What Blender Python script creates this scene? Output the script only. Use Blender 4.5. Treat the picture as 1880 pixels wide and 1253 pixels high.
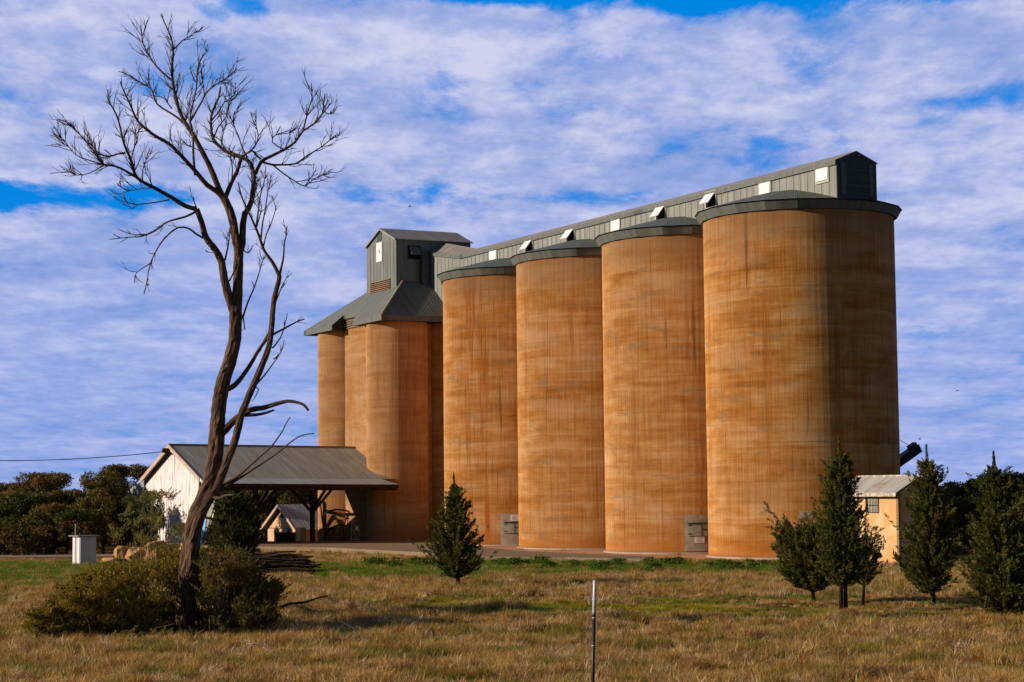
import bpy, math, random
import numpy as np
from mathutils import Vector, Matrix
R = math.radians
rng = np.random.default_rng(7)
random.seed(7)
for o in list(bpy.data.objects): bpy.data.objects.remove(o)
scene = bpy.context.scene
COL = scene.collection

# ------------------------------------------------------------------ camera
F_PX, PITCH, ROLL, CAMZ = 3564.71, 0.0767072, -0.0097453, 4.5
cp, sp = math.cos(PITCH), math.sin(PITCH)
FW = np.array([0, cp, sp]); UP0 = np.array([0, -sp, cp]); RT0 = np.array([1.0, 0, 0])
RT = RT0*math.cos(ROLL) + UP0*math.sin(ROLL); UP = UP0*math.cos(ROLL) - RT0*math.sin(ROLL)
EYE = np.array([0, 0, CAMZ])
cd = bpy.data.cameras.new('camera'); cam = bpy.data.objects.new('camera', cd); COL.objects.link(cam)
cd.sensor_width = 36; cd.lens = F_PX/1880*36; cd.clip_start = 0.5; cd.clip_end = 9000
M = Matrix(((RT[0], UP[0], -FW[0], EYE[0]), (RT[1], UP[1], -FW[1], EYE[1]), (RT[2], UP[2], -FW[2], EYE[2]), (0, 0, 0, 1)))
cam.matrix_world = M
scene.camera = cam

# ------------------------------------------------------------------ light
SUN_EL, SUN_AZ = R(18), R(-98)            # azimuth from +Y towards +X : sun stands to the left, a touch behind the camera
SUN = np.array([math.sin(SUN_AZ)*math.cos(SUN_EL), math.cos(SUN_AZ)*math.cos(SUN_EL), math.sin(SUN_EL)])
sl = bpy.data.lights.new('sun', 'SUN'); sl.energy = 5.0; sl.angle = R(0.5); sl.color = (1.0, 0.84, 0.66)
so = bpy.data.objects.new('sun', sl); COL.objects.link(so)
so.rotation_euler = Vector(SUN).to_track_quat('Z', 'Y').to_euler(); so.location = (-60, -10, 60)

class NT:
    """tiny node helper"""
    def __init__(s, tree): s.t = tree; s.n = tree.nodes; s.l = tree.links
    def node(s, typ, **kw):
        n = s.n.new(typ)
        for k, v in kw.items(): setattr(n, k, v)
        return n
    def put(s, sock, val):
        if hasattr(val, 'is_linked') or isinstance(val, bpy.types.NodeSocket): s.l.new(val, sock)
        elif val is not None:
            if isinstance(val, (tuple, list)) and len(val) == 3 and sock.type == 'RGBA': val = (*val, 1)
            sock.default_value = val
    def math(s, op, a, b=None, c=None, clamp=False):
        n = s.node('ShaderNodeMath', operation=op, use_clamp=clamp)
        s.put(n.inputs[0], a)
        if b is not None: s.put(n.inputs[1], b)
        if c is not None: s.put(n.inputs[2], c)
        return n.outputs[0]
    def vmul(s, v, k):
        n = s.node('ShaderNodeVectorMath', operation='MULTIPLY'); s.put(n.inputs[0], v); n.inputs[1].default_value = k; return n.outputs[0]
    def vadd(s, v, k):
        n = s.node('ShaderNodeVectorMath', operation='ADD'); s.put(n.inputs[0], v); s.put(n.inputs[1], k); return n.outputs[0]
    def noise(s, v, scale=1, detail=4, rough=.55, dist=0, k=None):
        if k: v = s.vmul(v, k)
        n = s.node('ShaderNodeTexNoise'); s.put(n.inputs['Vector'], v)
        n.inputs['Scale'].default_value = scale; n.inputs['Detail'].default_value = detail
        n.inputs['Roughness'].default_value = rough; n.inputs['Distortion'].default_value = dist
        return n.outputs['Fac']
    def mix(s, f, a, b, typ='MIX'):
        n = s.node('ShaderNodeMix', data_type='RGBA', blend_type=typ); n.clamp_factor = True
        s.put(n.inputs[0], f); s.put(n.inputs[6], a); s.put(n.inputs[7], b); return n.outputs[2]
    def ramp(s, f, *st):
        n = s.node('ShaderNodeValToRGB'); e = n.color_ramp.elements
        while len(e) < len(st): e.new(0.5)
        for el, (p, c) in zip(e, st): el.position = p; el.color = (*c, 1) if not isinstance(c, (int, float)) else (c, c, c, 1)
        s.put(n.inputs[0], f); return n.outputs[0]
    def rng(s, f, a, b, lo=0, hi=1, smooth=True):
        n = s.node('ShaderNodeMapRange'); n.interpolation_type = 'SMOOTHSTEP' if smooth else 'LINEAR'
        s.put(n.inputs[0], f)
        for i, x in enumerate((a, b, lo, hi)): n.inputs[i+1].default_value = x
        return n.outputs[0]

# ------------------------------------------------------------------ world: clear sky with a layer of broken cloud
w = bpy.data.worlds.new('World'); scene.world = w; w.use_nodes = True
t = NT(w.node_tree); t.n.clear()
sky = t.node('ShaderNodeTexSky', sky_type='NISHITA'); sky.sun_disc = False
sky.sun_elevation = SUN_EL; sky.sun_rotation = SUN_AZ % (2*math.pi); sky.altitude = 200; sky.air_density = .7; sky.dust_density = 0.05; sky.ozone_density = 3
tc = t.node('ShaderNodeTexCoord'); D = tc.outputs['Generated']
sx = t.node('ShaderNodeSeparateXYZ'); t.l.new(D, sx.inputs[0]); dx, dy, dz = sx.outputs
den = t.math('ADD', t.math('MAXIMUM', dz, 0.0), 0.13)
cx = t.math('DIVIDE', dx, den); cyy = t.math('DIVIDE', dy, den)
cv = t.node('ShaderNodeCombineXYZ'); t.l.new(cx, cv.inputs[0]); t.l.new(cyy, cv.inputs[1]); cv = cv.outputs[0]
big = t.noise(cv, 1.5, 7, .58, .2, k=(1.0, 0.50, 1))
mid = t.noise(t.vadd(cv, (7.3, 2.1, 0)), 5.6, 8, .62, .15, k=(1.0, .55, 1))
fine = t.noise(t.vadd(cv, (1.3, 9.1, 0)), 19.0, 6, .62, .15, k=(0.9, .62, 1))
cov = t.math('ADD', t.math('MULTIPLY', big, .50), t.math('MULTIPLY', mid, .50))
cov = t.math('ADD', cov, t.math('MULTIPLY', fine, .12))
# where the blue shows: a few open places of this sky (azimuth, elevation, size)
edge = t.math('MULTIPLY', t.math('SUBTRACT', mid, .5), .9)
for ax, az_, wx, wz, amt in ((0.135, 0.262, .17, .020, .34), (-.02, .252, .07, .008, .16), (-0.26, 0.150, .10, .011, .26), (0.045, 0.149, .03, .006, .12), (-0.14, .243, .022, .008, .15), (.29, .19, .07, .012, .12),
                             (-0.20, 0.205, .035, .010, .10), (.27, .12, .05, .02, .05), (.26, .075, .08, .02, .05), (-0.06, .152, .05, .007, .12), (0.22, .17, .07, .02, .04), (0.26, .255, .06, .016, .18), (.19, .10, .05, .02, .04)):
    a = t.math('DIVIDE', t.math('SUBTRACT', t.math('DIVIDE', dx, t.math('MAXIMUM', dy, .05)), ax), wx)
    b = t.math('DIVIDE', t.math('SUBTRACT', dz, az_), wz)
    d2 = t.math('SQRT', t.math('ADD', t.math('MULTIPLY', a, a), t.math('MULTIPLY', b, b)))
    hole = t.rng(t.math('ADD', d2, edge), 1.35, .25)
    cov = t.math('SUBTRACT', cov, t.math('MULTIPLY', hole, amt))
front = t.rng(dy, .35, .88)
mask = t.math('MULTIPLY', t.rng(cov, .375, .535), front)
puff = t.math('ADD', t.math('MULTIPLY', mid, .62), t.math('MULTIPLY', fine, .38))
lowf = t.rng(dz, .19, .02)                                    # bluer, thinner cloud towards the horizon
streak = t.noise(t.vadd(cv, (4, 4, 0)), 3.4, 7, .6, .15, k=(.7, .9, 1))
tone = t.math('ADD', t.math('MULTIPLY', puff, .62), t.math('MULTIPLY', streak, .48))
ccol = t.ramp(tone, (.41, (.205, .325, .68)), (.53, (.345, .425, .76)), (.65, (.62, .645, .86)))
clow = t.ramp(tone, (.38, (.165, .30, .73)), (.55, (.31, .41, .79)), (.70, (.46, .52, .85)))
cloud = t.mix(t.math('MULTIPLY', lowf, .92), ccol, clow)
clear = t.mix(t.rng(dz, .02, .16), (.11, .35, .78), (.000, .235, .76))
K = 0.05
clear10 = t.mix(1.0, clear, (1/K, 1/K, 1/K), 'MULTIPLY')
cl10 = t.mix(1.0, cloud, (1/K, 1/K, 1/K), 'MULTIPLY')
base = t.mix(front, sky.outputs[0], clear10)
bg = t.node('ShaderNodeBackground'); t.l.new(t.mix(mask, base, cl10), bg.inputs[0]); bg.inputs[1].default_value = K
wo = t.node('ShaderNodeOutputWorld'); t.l.new(bg.outputs[0], wo.inputs[0])

vs = scene.view_settings; vs.view_transform = 'Standard'; vs.look = 'None'; vs.exposure = 0.0; vs.gamma = 1
scene.render.engine = 'CYCLES'
scene.cycles.max_bounces = 5; scene.cycles.diffuse_bounces = 1; scene.cycles.transparent_max_bounces = 4

# ------------------------------------------------------------------ pixel and site geometry
def ray(x, y): return FW + (x-940)/F_PX*RT - (y-626.5)/F_PX*UP
def G(x, y, z=0.0): d = ray(x, y); return EYE + d*(z-CAMZ)/d[2]
def atY(x, y, Y): d = ray(x, y); return EYE + d*Y/d[1]
P0 = np.array([18.9057, 126.996, 0.0]); TH = 2.05084
U_ = np.array([math.cos(TH), math.sin(TH), 0]); V_ = np.array([-math.sin(TH), math.cos(TH), 0])*(1 if -math.sin(TH) < 0 else -1)
Z_ = np.array([0, 0, 1.0])
PITCHS, RS, HS = 13.3156, 6.226, 21.93                        # silo spacing, radius, concrete height
def S(a, b, z=0.0): return P0 + a*U_ + b*V_ + z*Z_            # a: along the row away, b: towards the lit side
def on_v(x, y, b): d = ray(x, y); return EYE + d*((S(0, b)-EYE)@V_)/(d@V_)
def on_u(x, y, a): d = ray(x, y); return EYE + d*((S(a, 0)-EYE)@U_)/(d@U_)
def uv_of(P): q = np.array(P)-P0; return q@U_, q@V_, P[2]
def sm(x, a, b): t_ = np.clip((x-a)/(b-a), 0, 1); return t_*t_*(3-2*t_)
def ground_z(x, y):
    x = np.asarray(x, float); y = np.asarray(y, float)
    z = np.clip((40-y)*0.11, 0, 2.86)                          # the road embankment the camera stands on
    a = (x-P0[0])*U_[0] + (y-P0[1])*U_[1]; b = (x-P0[0])*V_[0] + (y-P0[1])*V_[1]
    z = z - 0.6*sm(a, 62, 70)*sm(-b, -38, -26)
    near = sm(-y, -92, -80)
    z = z + near*(0.05*np.sin(x*1.1+y*.37)+0.05*np.sin(x*.43-y*.9+1)+0.03*np.sin(x*2.3+y*1.9))
    return z

# ------------------------------------------------------------------ mesh helpers
def tag(o, label=None, cat=None, group=None, kind=None):
    if label: o['label'] = label
    if cat: o['category'] = cat
    if group: o['group'] = group
    if kind: o['kind'] = kind
    return o
def empty(name, loc, label, cat, group=None):
    o = bpy.data.objects.new(name, None); COL.objects.link(o); o.location = Vector(loc); o.empty_display_size = .3
    return tag(o, label, cat, group)
def world_loc(p):
    v = Vector((0, 0, 0))
    while p is not None: v += p.location; p = p.parent
    return v
class MB:
    def __init__(s): s.v = []; s.f = []; s.uv = []
    def poly(s, pts, uv=None):
        i = len(s.v); s.v += [tuple(map(float, p)) for p in pts]; s.f.append(tuple(range(i, i+len(pts))))
        s.uv += list(uv) if uv is not None else [(0.0, 0.0)]*len(pts)
    def hexa(s, b, tp):
        """b, tp: four bottom and four top corners (counter-clockwise)"""
        s.poly(b[::-1]); s.poly(tp)
        for i in range(4):
            j = (i+1) % 4
            w_ = np.linalg.norm(np.array(b[j])-np.array(b[i])); h_ = np.linalg.norm(np.array(tp[i])-np.array(b[i]))
            s.poly([b[i], b[j], tp[j], tp[i]], [(0, 0), (w_, 0), (w_, h_), (0, h_)])
    def box(s, c, ax, ay, az, hx, hy, hz):
        c = np.array(c, float); ax, ay, az = (np.array(q, float) for q in (ax, ay, az))
        k = lambda i, j, l: c + i*hx*ax + j*hy*ay + l*hz*az
        s.hexa([k(-1, -1, -1), k(1, -1, -1), k(1, 1, -1), k(-1, 1, -1)], [k(-1, -1, 1), k(1, -1, 1), k(1, 1, 1), k(-1, 1, 1)])
    def sbox(s, a0, a1, b0, b1, z0, z1):
        s.box(S((a0+a1)/2, (b0+b1)/2, (z0+z1)/2), U_, V_, Z_, abs(a1-a0)/2, abs(b1-b0)/2, abs(z1-z0)/2)
    def slab(s, pts, th):
        """thick sheet from coplanar pts, extruded against its normal"""
        P = [np.array(p, float) for p in pts]; n = np.cross(P[1]-P[0], P[2]-P[0]); n /= np.linalg.norm(n)
        e1 = P[1]-P[0]; e1 /= np.linalg.norm(e1); e2 = np.cross(n, e1)
        uv = [((p-P[0])@e1, (p-P[0])@e2) for p in P]
        s.poly(P, uv); Q = [p-n*th for p in P]; s.poly(Q[::-1], uv[::-1])
        for i in range(len(P)):
            j = (i+1) % len(P); s.poly([P[i], Q[i], Q[j], P[j]], [uv[i], uv[i], uv[j], uv[j]])
    def ring(s, c, rads, zs, n, closed=True, uoff=0, rot=0, a0=0, a1=2*math.pi):
        """surface of revolution"""
        m = n if closed else n
        ang = [a0+rot+(a1-a0)*i/n for i in range(n+1)]
        for k in range(len(zs)-1):
            for i in range(n):
                q = []
                for (aa, kk) in ((i, k), (i+1, k), (i+1, k+1), (i, k+1)):
                    q.append((c[0]+rads[kk]*math.cos(ang[aa]), c[1]+rads[kk]*math.sin(ang[aa]), c[2]+zs[kk]))
                rr = max(rads[k], rads[k+1]); L = [0]+[0]*(len(zs))
                s.poly(q, [(ang[i]*rr+uoff, zs[k]), (ang[i+1]*rr+uoff, zs[k]), (ang[i+1]*rr+uoff, zs[k+1]+(.0 if zs[k] != zs[k+1] else rads[k]-rads[k+1])), (ang[i]*rr+uoff, zs[k+1]+(.0 if zs[k] != zs[k+1] else rads[k]-rads[k+1]))])
    def tube(s, pts, rad, sides=6, cap=True, jit=0.0, rnd=None):
        pts = [np.array(p, float) for p in pts]; n = len(pts)
        if np.isscalar(rad): rad = [rad]*n
        prev = None; rows = []; base = len(s.v); L = 0
        for i in range(n):
            tn = pts[min(i+1, n-1)]-pts[max(i-1, 0)]; tn /= (np.linalg.norm(tn)+1e-9)
            if prev is None:
                a = np.cross(tn, (0, 0, 1) if abs(tn[2]) < .9 else (1, 0, 0))
            else: a = prev - tn*(prev@tn)
            a /= np.linalg.norm(a)+1e-9; prev = a; b = np.cross(tn, a)
            if i: L += np.linalg.norm(pts[i]-pts[i-1])
            for j in range(sides):
                th = 2*math.pi*j/sides; rr = rad[i]
                if jit: rr *= 1+jit*(random.random()-.5)*2
                s.v.append(tuple(pts[i]+rr*(math.cos(th)*a+math.sin(th)*b))); s.uv.append((th*rad[i], L))
        s_uv = s.uv
        for i in range(n-1):
            for j in range(sides):
                k = (j+1) % sides
                s.f.append((base+i*sides+j, base+i*sides+k, base+(i+1)*sides+k, base+(i+1)*sides+j))
        if cap:
            s.f.append(tuple(base+j for j in range(sides))[::-1]); s.f.append(tuple(base+(n-1)*sides+j for j in range(sides)))
    def build(s, name, mat, parent=None, smooth=False, label=None, **kw):
        off = np.array(world_loc(parent)) if parent is not None else np.zeros(3)
        if parent is None and len(s.v):
            A = np.array(s.v); off = np.array([A[:, 0].mean(), A[:, 1].mean(), A[:, 2].min()])
        me = bpy.data.meshes.new(name)
        me.from_pydata((np.array(s.v)-off).tolist(), [], s.f)
        ul = me.uv_layers.new(name='UVMap'); li = np.zeros(len(me.loops), dtype=np.int32); me.loops.foreach_get('vertex_index', li)
        ul.data.foreach_set('uv', np.array(s.uv, dtype=np.float32)[li].ravel())
        if isinstance(mat, (list, tuple)): [me.materials.append(m_) for m_ in mat]
        else: me.materials.append(mat)
        if smooth: me.shade_smooth()
        o = bpy.data.objects.new(name, me); COL.objects.link(o)
        if parent is not None: o.parent = parent
        else: o.location = Vector(off)
        if label: o['label'] = label
        if kw: tag(o, **kw)
        return o
def quads_obj(name, C, A, B, mat, parent=None, extra=None):
    """many leaf-sized faces: centres C, half axes A and B (N,3)"""
    C = np.asarray(C); off = np.array(world_loc(parent)) if parent is not None else C.mean(0)*np.array([1, 1, 0])
    n = len(C)
    V = np.stack([C-A, C+B, C+A, C-B], 1)-off                     # diamond leaves
    me = bpy.data.meshes.new(name)
    me.vertices.add(n*4); me.vertices.foreach_set('co', V.astype(np.float32).ravel())
    me.loops.add(n*4); me.loops.foreach_set('vertex_index', np.arange(n*4, dtype=np.int32))
    me.polygons.add(n); me.polygons.foreach_set('loop_start', np.arange(0, n*4, 4, dtype=np.int32)); me.polygons.foreach_set('loop_total', np.full(n, 4, dtype=np.int32))
    me.update(calc_edges=True); me.materials.append(mat)
    o = bpy.data.objects.new(name, me); COL.objects.link(o)
    if parent is not None: o.parent = parent
    else: o.location = Vector(off)
    return o
def unit(a): return a/(np.linalg.norm(a, axis=-1, keepdims=True)+1e-9)
def rdir(n): return unit(rng.normal(size=(n, 3)))

# ------------------------------------------------------------------ materials
def mat(name, rough=.85, spec=.2):
    m = bpy.data.materials.new(name); m.use_nodes = True; t = NT(m.node_tree)
    b = t.n['Principled BSDF']; b.inputs['Roughness'].default_value = rough; b.inputs['Specular IOR Level'].default_value = spec
    return m, t, b
def geo_pos(t): return t.node('ShaderNodeNewGeometry').outputs['Position']
def objc(t): return t.node('ShaderNodeTexCoord').outputs['Object']
def uvc(t): return t.node('ShaderNodeTexCoord').outputs['UV']
def bump(t, b, h, st=.4, d=.02):
    n = t.node('ShaderNodeBump'); n.inputs['Strength'].default_value = st; n.inputs['Distance'].default_value = d
    t.put(n.inputs['Height'], h); t.l.new(n.outputs[0], b.inputs['Normal'])

def concrete(name, pale=0.0, seed=0.0, tint=(1, 1, 1), orange=.65):
    m, t, b = mat(name, .95, .08)
    uv = t.vadd(uvc(t), (seed, seed*.37, 0))
    sx = t.node('ShaderNodeSeparateXYZ'); t.l.new(uvc(t), sx.inputs[0]); z = sx.outputs[1]
    band = t.noise(uv, 1, 6, .70, .15, k=(.055, 1.35, 1))
    blot = t.noise(t.vadd(uv, (31, 5, 0)), 1, 7, .70, .25, k=(.33, 1.15, 1))
    strk = t.noise(t.vadd(uv, (3, 17, 0)), 1, 4, .7, 0, k=(7.5, .12, 1))
    strk2 = t.noise(t.vadd(uv, (9, 2, 0)), 1, 4, .6, 0, k=(.9, .045, 1))
    pat = t.noise(t.vadd(uv, (77, 41, 0)), 1, 4, .55, .3, k=(.20, .42, 1))
    fine = t.noise(t.vadd(uv, (5, 5, 0)), 1, 6, .8, 0, k=(5, 6, 1))
    tone = t.math('ADD', t.math('ADD', t.math('ADD', t.math('MULTIPLY', band, .38), .165), t.math('MULTIPLY', blot, .32)), t.math('MULTIPLY', t.noise(t.vadd(uv, (2, 71, 0)), 1, 2, .5, 0, k=(12, .25, 1)), .12))
    # each lift of the pour keeps its own tone, with a crisp joint between lifts
    wobz = t.math('ADD', z, t.math('MULTIPLY', t.noise(uv, 1, 3, .5, 0, k=(.5, .2, 1)), .35))
    s2 = t.node('ShaderNodeSeparateXYZ'); t.l.new(uv, s2.inputs[0])
    def lift(hh, kx, off):
        row = t.math('FLOOR', t.math('DIVIDE', wobz, hh)); cv2 = t.node('ShaderNodeCombineXYZ'); t.l.new(t.math('MULTIPLY', s2.outputs[0], kx), cv2.inputs[0]); t.l.new(t.math('MULTIPLY_ADD', row, 3.71, off+seed), cv2.inputs[1])
        return t.noise(cv2.outputs[0], 1, 4, .6)
    lf = t.math('ADD', t.math('MULTIPLY', t.math('SUBTRACT', lift(1.22, .16, 0), .5), .30), t.math('MULTIPLY', t.math('SUBTRACT', lift(.46, .28, 50), .5), .26))
    tone = t.math('ADD', tone, lf)
    base = t.ramp(tone, (.42, (.34, .13, .024)), (.505, (.54, .225, .045)), (.57, (.64, .31, .085)), (.64, (.74, .43, .18)), (.73, (.82, .56, .32)))
    base = t.mix(t.rng(pat, .50, .66, 0, .5), base, (.68, .43, .23))
    base = t.mix(t.rng(t.math('ADD', pat, t.math('MULTIPLY', strk, .1)), .48, .38, 0, .4), base, (.50, .19, .035))
    base = t.mix(t.rng(strk2, .56, .66, 0, orange), base, (.52, .175, .020))
    rust = t.noise(t.vadd(uv, (44, 3, 0)), 1, 4, .6, 0, k=(2.2, .06, 1)); base = t.mix(t.rng(rust, .62, .68, 0, orange*.9), base, (.50, .14, .014))
    base = t.mix(t.rng(strk, .44, .66, .0, .42), base, t.mix(1.0, base, (.52, .44, .34), 'MULTIPLY'))
    drk = t.noise(t.vadd(uv, (66, 12, 0)), 1, 3, .6, 0, k=(2.6, .07, 1)); base = t.mix(t.rng(drk, .64, .68, 0, .55), base, (.13, .06, .02))
    strk3 = t.noise(t.vadd(uv, (55, 8, 0)), 1, 3, .55, 0, k=(9, .4, 1))
    base = t.mix(t.rng(strk3, .54, .68, 0, .30), base, (.78, .54, .36))
    base = t.mix(t.rng(fine, .50, .74, 0, .36), base, t.mix(1.0, base, (.52, .42, .32), 'MULTIPLY'))
    grey = t.noise(t.vadd(uv, (15, 91, 0)), 1, 5, .65, .5, k=(.3, .9, 1))
    base = t.mix(t.rng(grey, .58, .66, 0, .55), base, (.36, .235, .13))
    line = t.math('FRACT', t.math('MULTIPLY', z, 1/1.22))
    lm = t.math('MULTIPLY', t.rng(t.math('ABSOLUTE', t.math('SUBTRACT', line, .5)), .465, .5), t.rng(blot, .42, .62))
    base = t.mix(t.math('MULTIPLY', lm, .35), base, (.17, .075, .025))
    foot = t.math('ADD', z, t.math('MULTIPLY', t.math('SUBTRACT', blot, .5), 2.2))
    base = t.mix(t.rng(foot, 1.6, .5, 0, .6), base, (.58, .20, .028))
    base = t.mix(t.rng(t.math('ADD', z, t.math('MULTIPLY', fine, .5)), .62, .30, 0, .6), base, (.26, .15, .08))
    top = t.math('ADD', z, t.math('MULTIPLY', t.math('SUBTRACT', band, .5), 5))
    base = t.mix(t.rng(top, 19, 21.6, 0, .6), base, t.mix(strk, (.50, .29, .15), (.30, .18, .09)))
    if pale: base = t.mix(pale, base, (.58, .38, .23))
    base = t.mix(1.0, base, tint, 'MULTIPLY')
    t.l.new(base, b.inputs['Base Color'])
    b.inputs['Diffuse Roughness'].default_value = 1.0
    h = t.math('ADD', t.math('MULTIPLY', strk, .8), t.math('ADD', t.math('MULTIPLY', fine, .6), t.math('MULTIPLY', lm, -.8)))
    bump(t, b, h, .5, .03)
    return m
def sheet_metal(name, col, rib=.19, ax=0, dirt=.35, rust=0.0, rough=.5, ribst=.55, metal=0.0, seam=.76):
    """ribbed sheet: ribs run across the first uv axis"""
    m, t, b = mat(name, max(rough, .62), .12)
    uv = uvc(t); s = t.node('ShaderNodeSeparateXYZ'); t.l.new(uv, s.inputs[0]); x = s.outputs[ax]; y = s.outputs[1-ax]
    wv = t.math('ABSOLUTE', t.math('SINE', t.math('MULTIPLY', x, math.pi/rib)))
    idn = t.math('FLOOR', t.math('DIVIDE', x, seam))
    wn = t.node('ShaderNodeTexWhiteNoise', noise_dimensions='1D'); t.l.new(idn, wn.inputs['W'])
    k = (2.2, .22, 1) if ax == 0 else (.22, 2.2, 1)
    st = t.noise(uv, 1, 5, .65, 0, k=k); bl = t.noise(uv, .35, 4, .6)
    dark = tuple(c*(1-dirt) for c in col); lite = tuple(min(1, c*(1+dirt*.6)) for c in col)
    c = t.mix(t.rng(st, .3, .7), dark, lite)
    c = t.mix(t.math('MULTIPLY', wn.outputs[0], .35), c, tuple(q*.72 for q in col))
    fr = t.math('ABSOLUTE', t.math('SUBTRACT', t.math('FRACT', t.math('DIVIDE', x, seam)), .5))
    c = t.mix(t.rng(fr, .47, .49, 0, .6), c, tuple(q*.3 for q in col))
    if rust:
        rn = t.noise(t.vadd(uv, (8, 3, 0)), .8, 6, .7)
        c = t.mix(t.math('MULTIPLY', t.rng(rn, .52, .68), rust), c, (.33, .13, .05))
    t.l.new(c, b.inputs['Base Color']); b.inputs['Metallic'].default_value = metal
    bump(t, b, t.math('ADD', t.math('MULTIPLY', wv, 1.0), t.math('MULTIPLY', bl, .5)), ribst, .025)
    return m
def plain(name, col, rough=.8, var=.3, scale=3, bumpst=.2, spec=.2, k=(1, 1, 1), col2=None):
    m, t, b = mat(name, rough, spec)
    n = t.noise(objc(t), scale, 5, .6, .2, k=k)
    c2 = col2 or tuple(c*(1-var) for c in col)
    t.l.new(t.mix(t.rng(n, .35, .65), col, c2), b.inputs['Base Color'])
    if bumpst: bump(t, b, n, bumpst, .01)
    return m
def leafmat(name, c1, c2, c3=None, trans=.25, patch=.5, rough=.7):
    m, t, b = mat(name, rough, .15)
    g = t.node('ShaderNodeNewGeometry'); r_ = g.outputs['Random Per Island']
    n = t.noise(g.outputs['Position'], patch, 3, .5)
    c = t.mix(r_, c1, c2)
    if c3: c = t.mix(t.rng(n, .42, .62, 0, .8), c, c3)
    t.l.new(c, b.inputs['Base Color'])
    tr = t.node('ShaderNodeBsdfTranslucent'); t.l.new(c, tr.inputs[0])
    mx = t.node('ShaderNodeMixShader'); mx.inputs[0].default_value = trans
    t.l.new(b.outputs[0], mx.inputs[1]); t.l.new(tr.outputs[0], mx.inputs[2])
    t.l.new(mx.outputs[0], t.n['Material Output'].inputs[0])
    return m
def barkmat(name, c1, c2, sc=1.0):
    m, t, b = mat(name, .95, .05)
    uv = uvc(t)
    n = t.noise(uv, 1, 5, .7, 1.2, k=(26*sc, 2.6*sc, 1)); n2 = t.noise(uv, 1, 3, .6, .4, k=(7*sc, .8*sc, 1))
    h = t.math('ADD', t.math('MULTIPLY', n, .7), t.math('MULTIPLY', n2, .5))
    t.l.new(t.ramp(h, (.42, tuple(q*.25 for q in c1)), (.56, c1), (.72, c2)), b.inputs['Base Color'])
    bump(t, b, h, 1.0, .06)
    return m
M_concs = [concrete('stained_concrete_brown', 0, 0, (.98, .97, .92), .5), concrete('stained_concrete_tan', .05, 11, (1, 1, 1), .6), concrete('stained_concrete_mid', .05, 23, (1, 1, 1), .6), concrete('stained_concrete_orange', 0, 37, (1, .98, .95), .95)]
M_conc = M_concs[1]; M_conc2 = concrete('stained_concrete_pale', .28, 60)
M_clad = sheet_metal('grey_green_cladding', (.295, .30, .28), rib=.152, seam=.76, dirt=.22)
M_cladroof = sheet_metal('grey_green_roofing', (.115, .135, .11), rib=.152, seam=.9, dirt=.25)
M_fascia = sheet_metal('fascia_metal', (.165, .18, .162), rib=9, seam=30, dirt=.25, ribst=.1)
M_galroof = sheet_metal('weathered_pale_roofing', (.32, .28, .23), rib=.152, seam=.9, dirt=.25)
M_shedroof = sheet_metal('grey_corrugated_roofing', (.31, .31, .27), rib=.152, seam=.76, dirt=.3, ribst=.9)
M_skirt = sheet_metal('pale_grey_sheet', (.33, .34, .31), rib=.152, seam=1.5, dirt=.2)
M_zinc = sheet_metal('galvanised_roofing', (.50, .48, .45), rib=.152, seam=.76, dirt=.3, rust=.55)
M_white = plain('white_paint', (.88, .84, .86), .6, .08, 2)
M_hatchwhite = plain('white_hatch_paint', (.85, .80, .84), .5, .05, 2, 0)
M_frame = plain('pale_frame_paint', (.50, .50, .45), .7, .2, 3)
M_dark = plain('dark_opening', (.006, .006, .006), .9, .3, 2, 0)
M_darkmetal = plain('dark_green_steel', (.025, .03, .024), .6, .3, 3)
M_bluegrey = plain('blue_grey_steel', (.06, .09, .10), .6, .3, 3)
M_jamb = plain('grey_blue_jamb', (.14, .17, .18), .6, .2, 3)
M_timber = plain('old_dark_timber', (.055, .033, .02), .9, .5, 4, .5, k=(1, 1, .2))
M_louvre = plain('rusty_louvre', (.27, .22, .17), .8, .0, 2, .2, col2=(.26, .13, .065))
M_board = None

# ------------------------------------------------------------------ ground
def ground_material():
    m, t, b = mat('grassland_soil', 1, 0)
    p = geo_pos(t)
    n1 = t.noise(p, .22, 5, .6, .3); n2 = t.noise(p, 2.6, 5, .7); n3 = t.noise(p, .07, 3, .5)
    c = t.ramp(n2, (.3, (.035, .02, .008)), (.5, (.12, .065, .024)), (.7, (.24, .14, .055)))
    c = t.mix(t.rng(n1, .50, .66, 0, .65), c, (.075, .085, .012))
    c = t.mix(t.rng(n3, .55, .7, 0, .4), c, (.30, .16, .06))
    t.l.new(c, b.inputs['Base Color']); bump(t, b, n2, .6, .05)
    return m
M_soil = ground_material()
xs = np.concatenate([[-4000, -1500, -600, -250, -120], np.arange(-80, 81, 1.25), [120, 250, 600, 1500, 4000]])
ys = np.concatenate([[-3000, -500, -60, -10, 0, 6, 10, 14, 18, 22, 26, 30, 34, 37], np.arange(39, 200, 1.25), [215, 240, 300, 450, 800, 1600, 3000, 5500]])
X, Y = np.meshgrid(xs, ys); Zg = ground_z(X, Y)
me = bpy.data.meshes.new('ground'); nx = len(xs); ny = len(ys)
me.from_pydata(np.stack([X, Y, Zg], -1).reshape(-1, 3).tolist(), [], [(j*nx+i, j*nx+i+1, (j+1)*nx+i+1, (j+1)*nx+i) for j in range(ny-1) for i in range(nx-1)])
me.materials.append(M_soil); me.shade_smooth(); gobj = bpy.data.objects.new('ground', me); COL.objects.link(gobj); tag(gobj, kind='structure')

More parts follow.
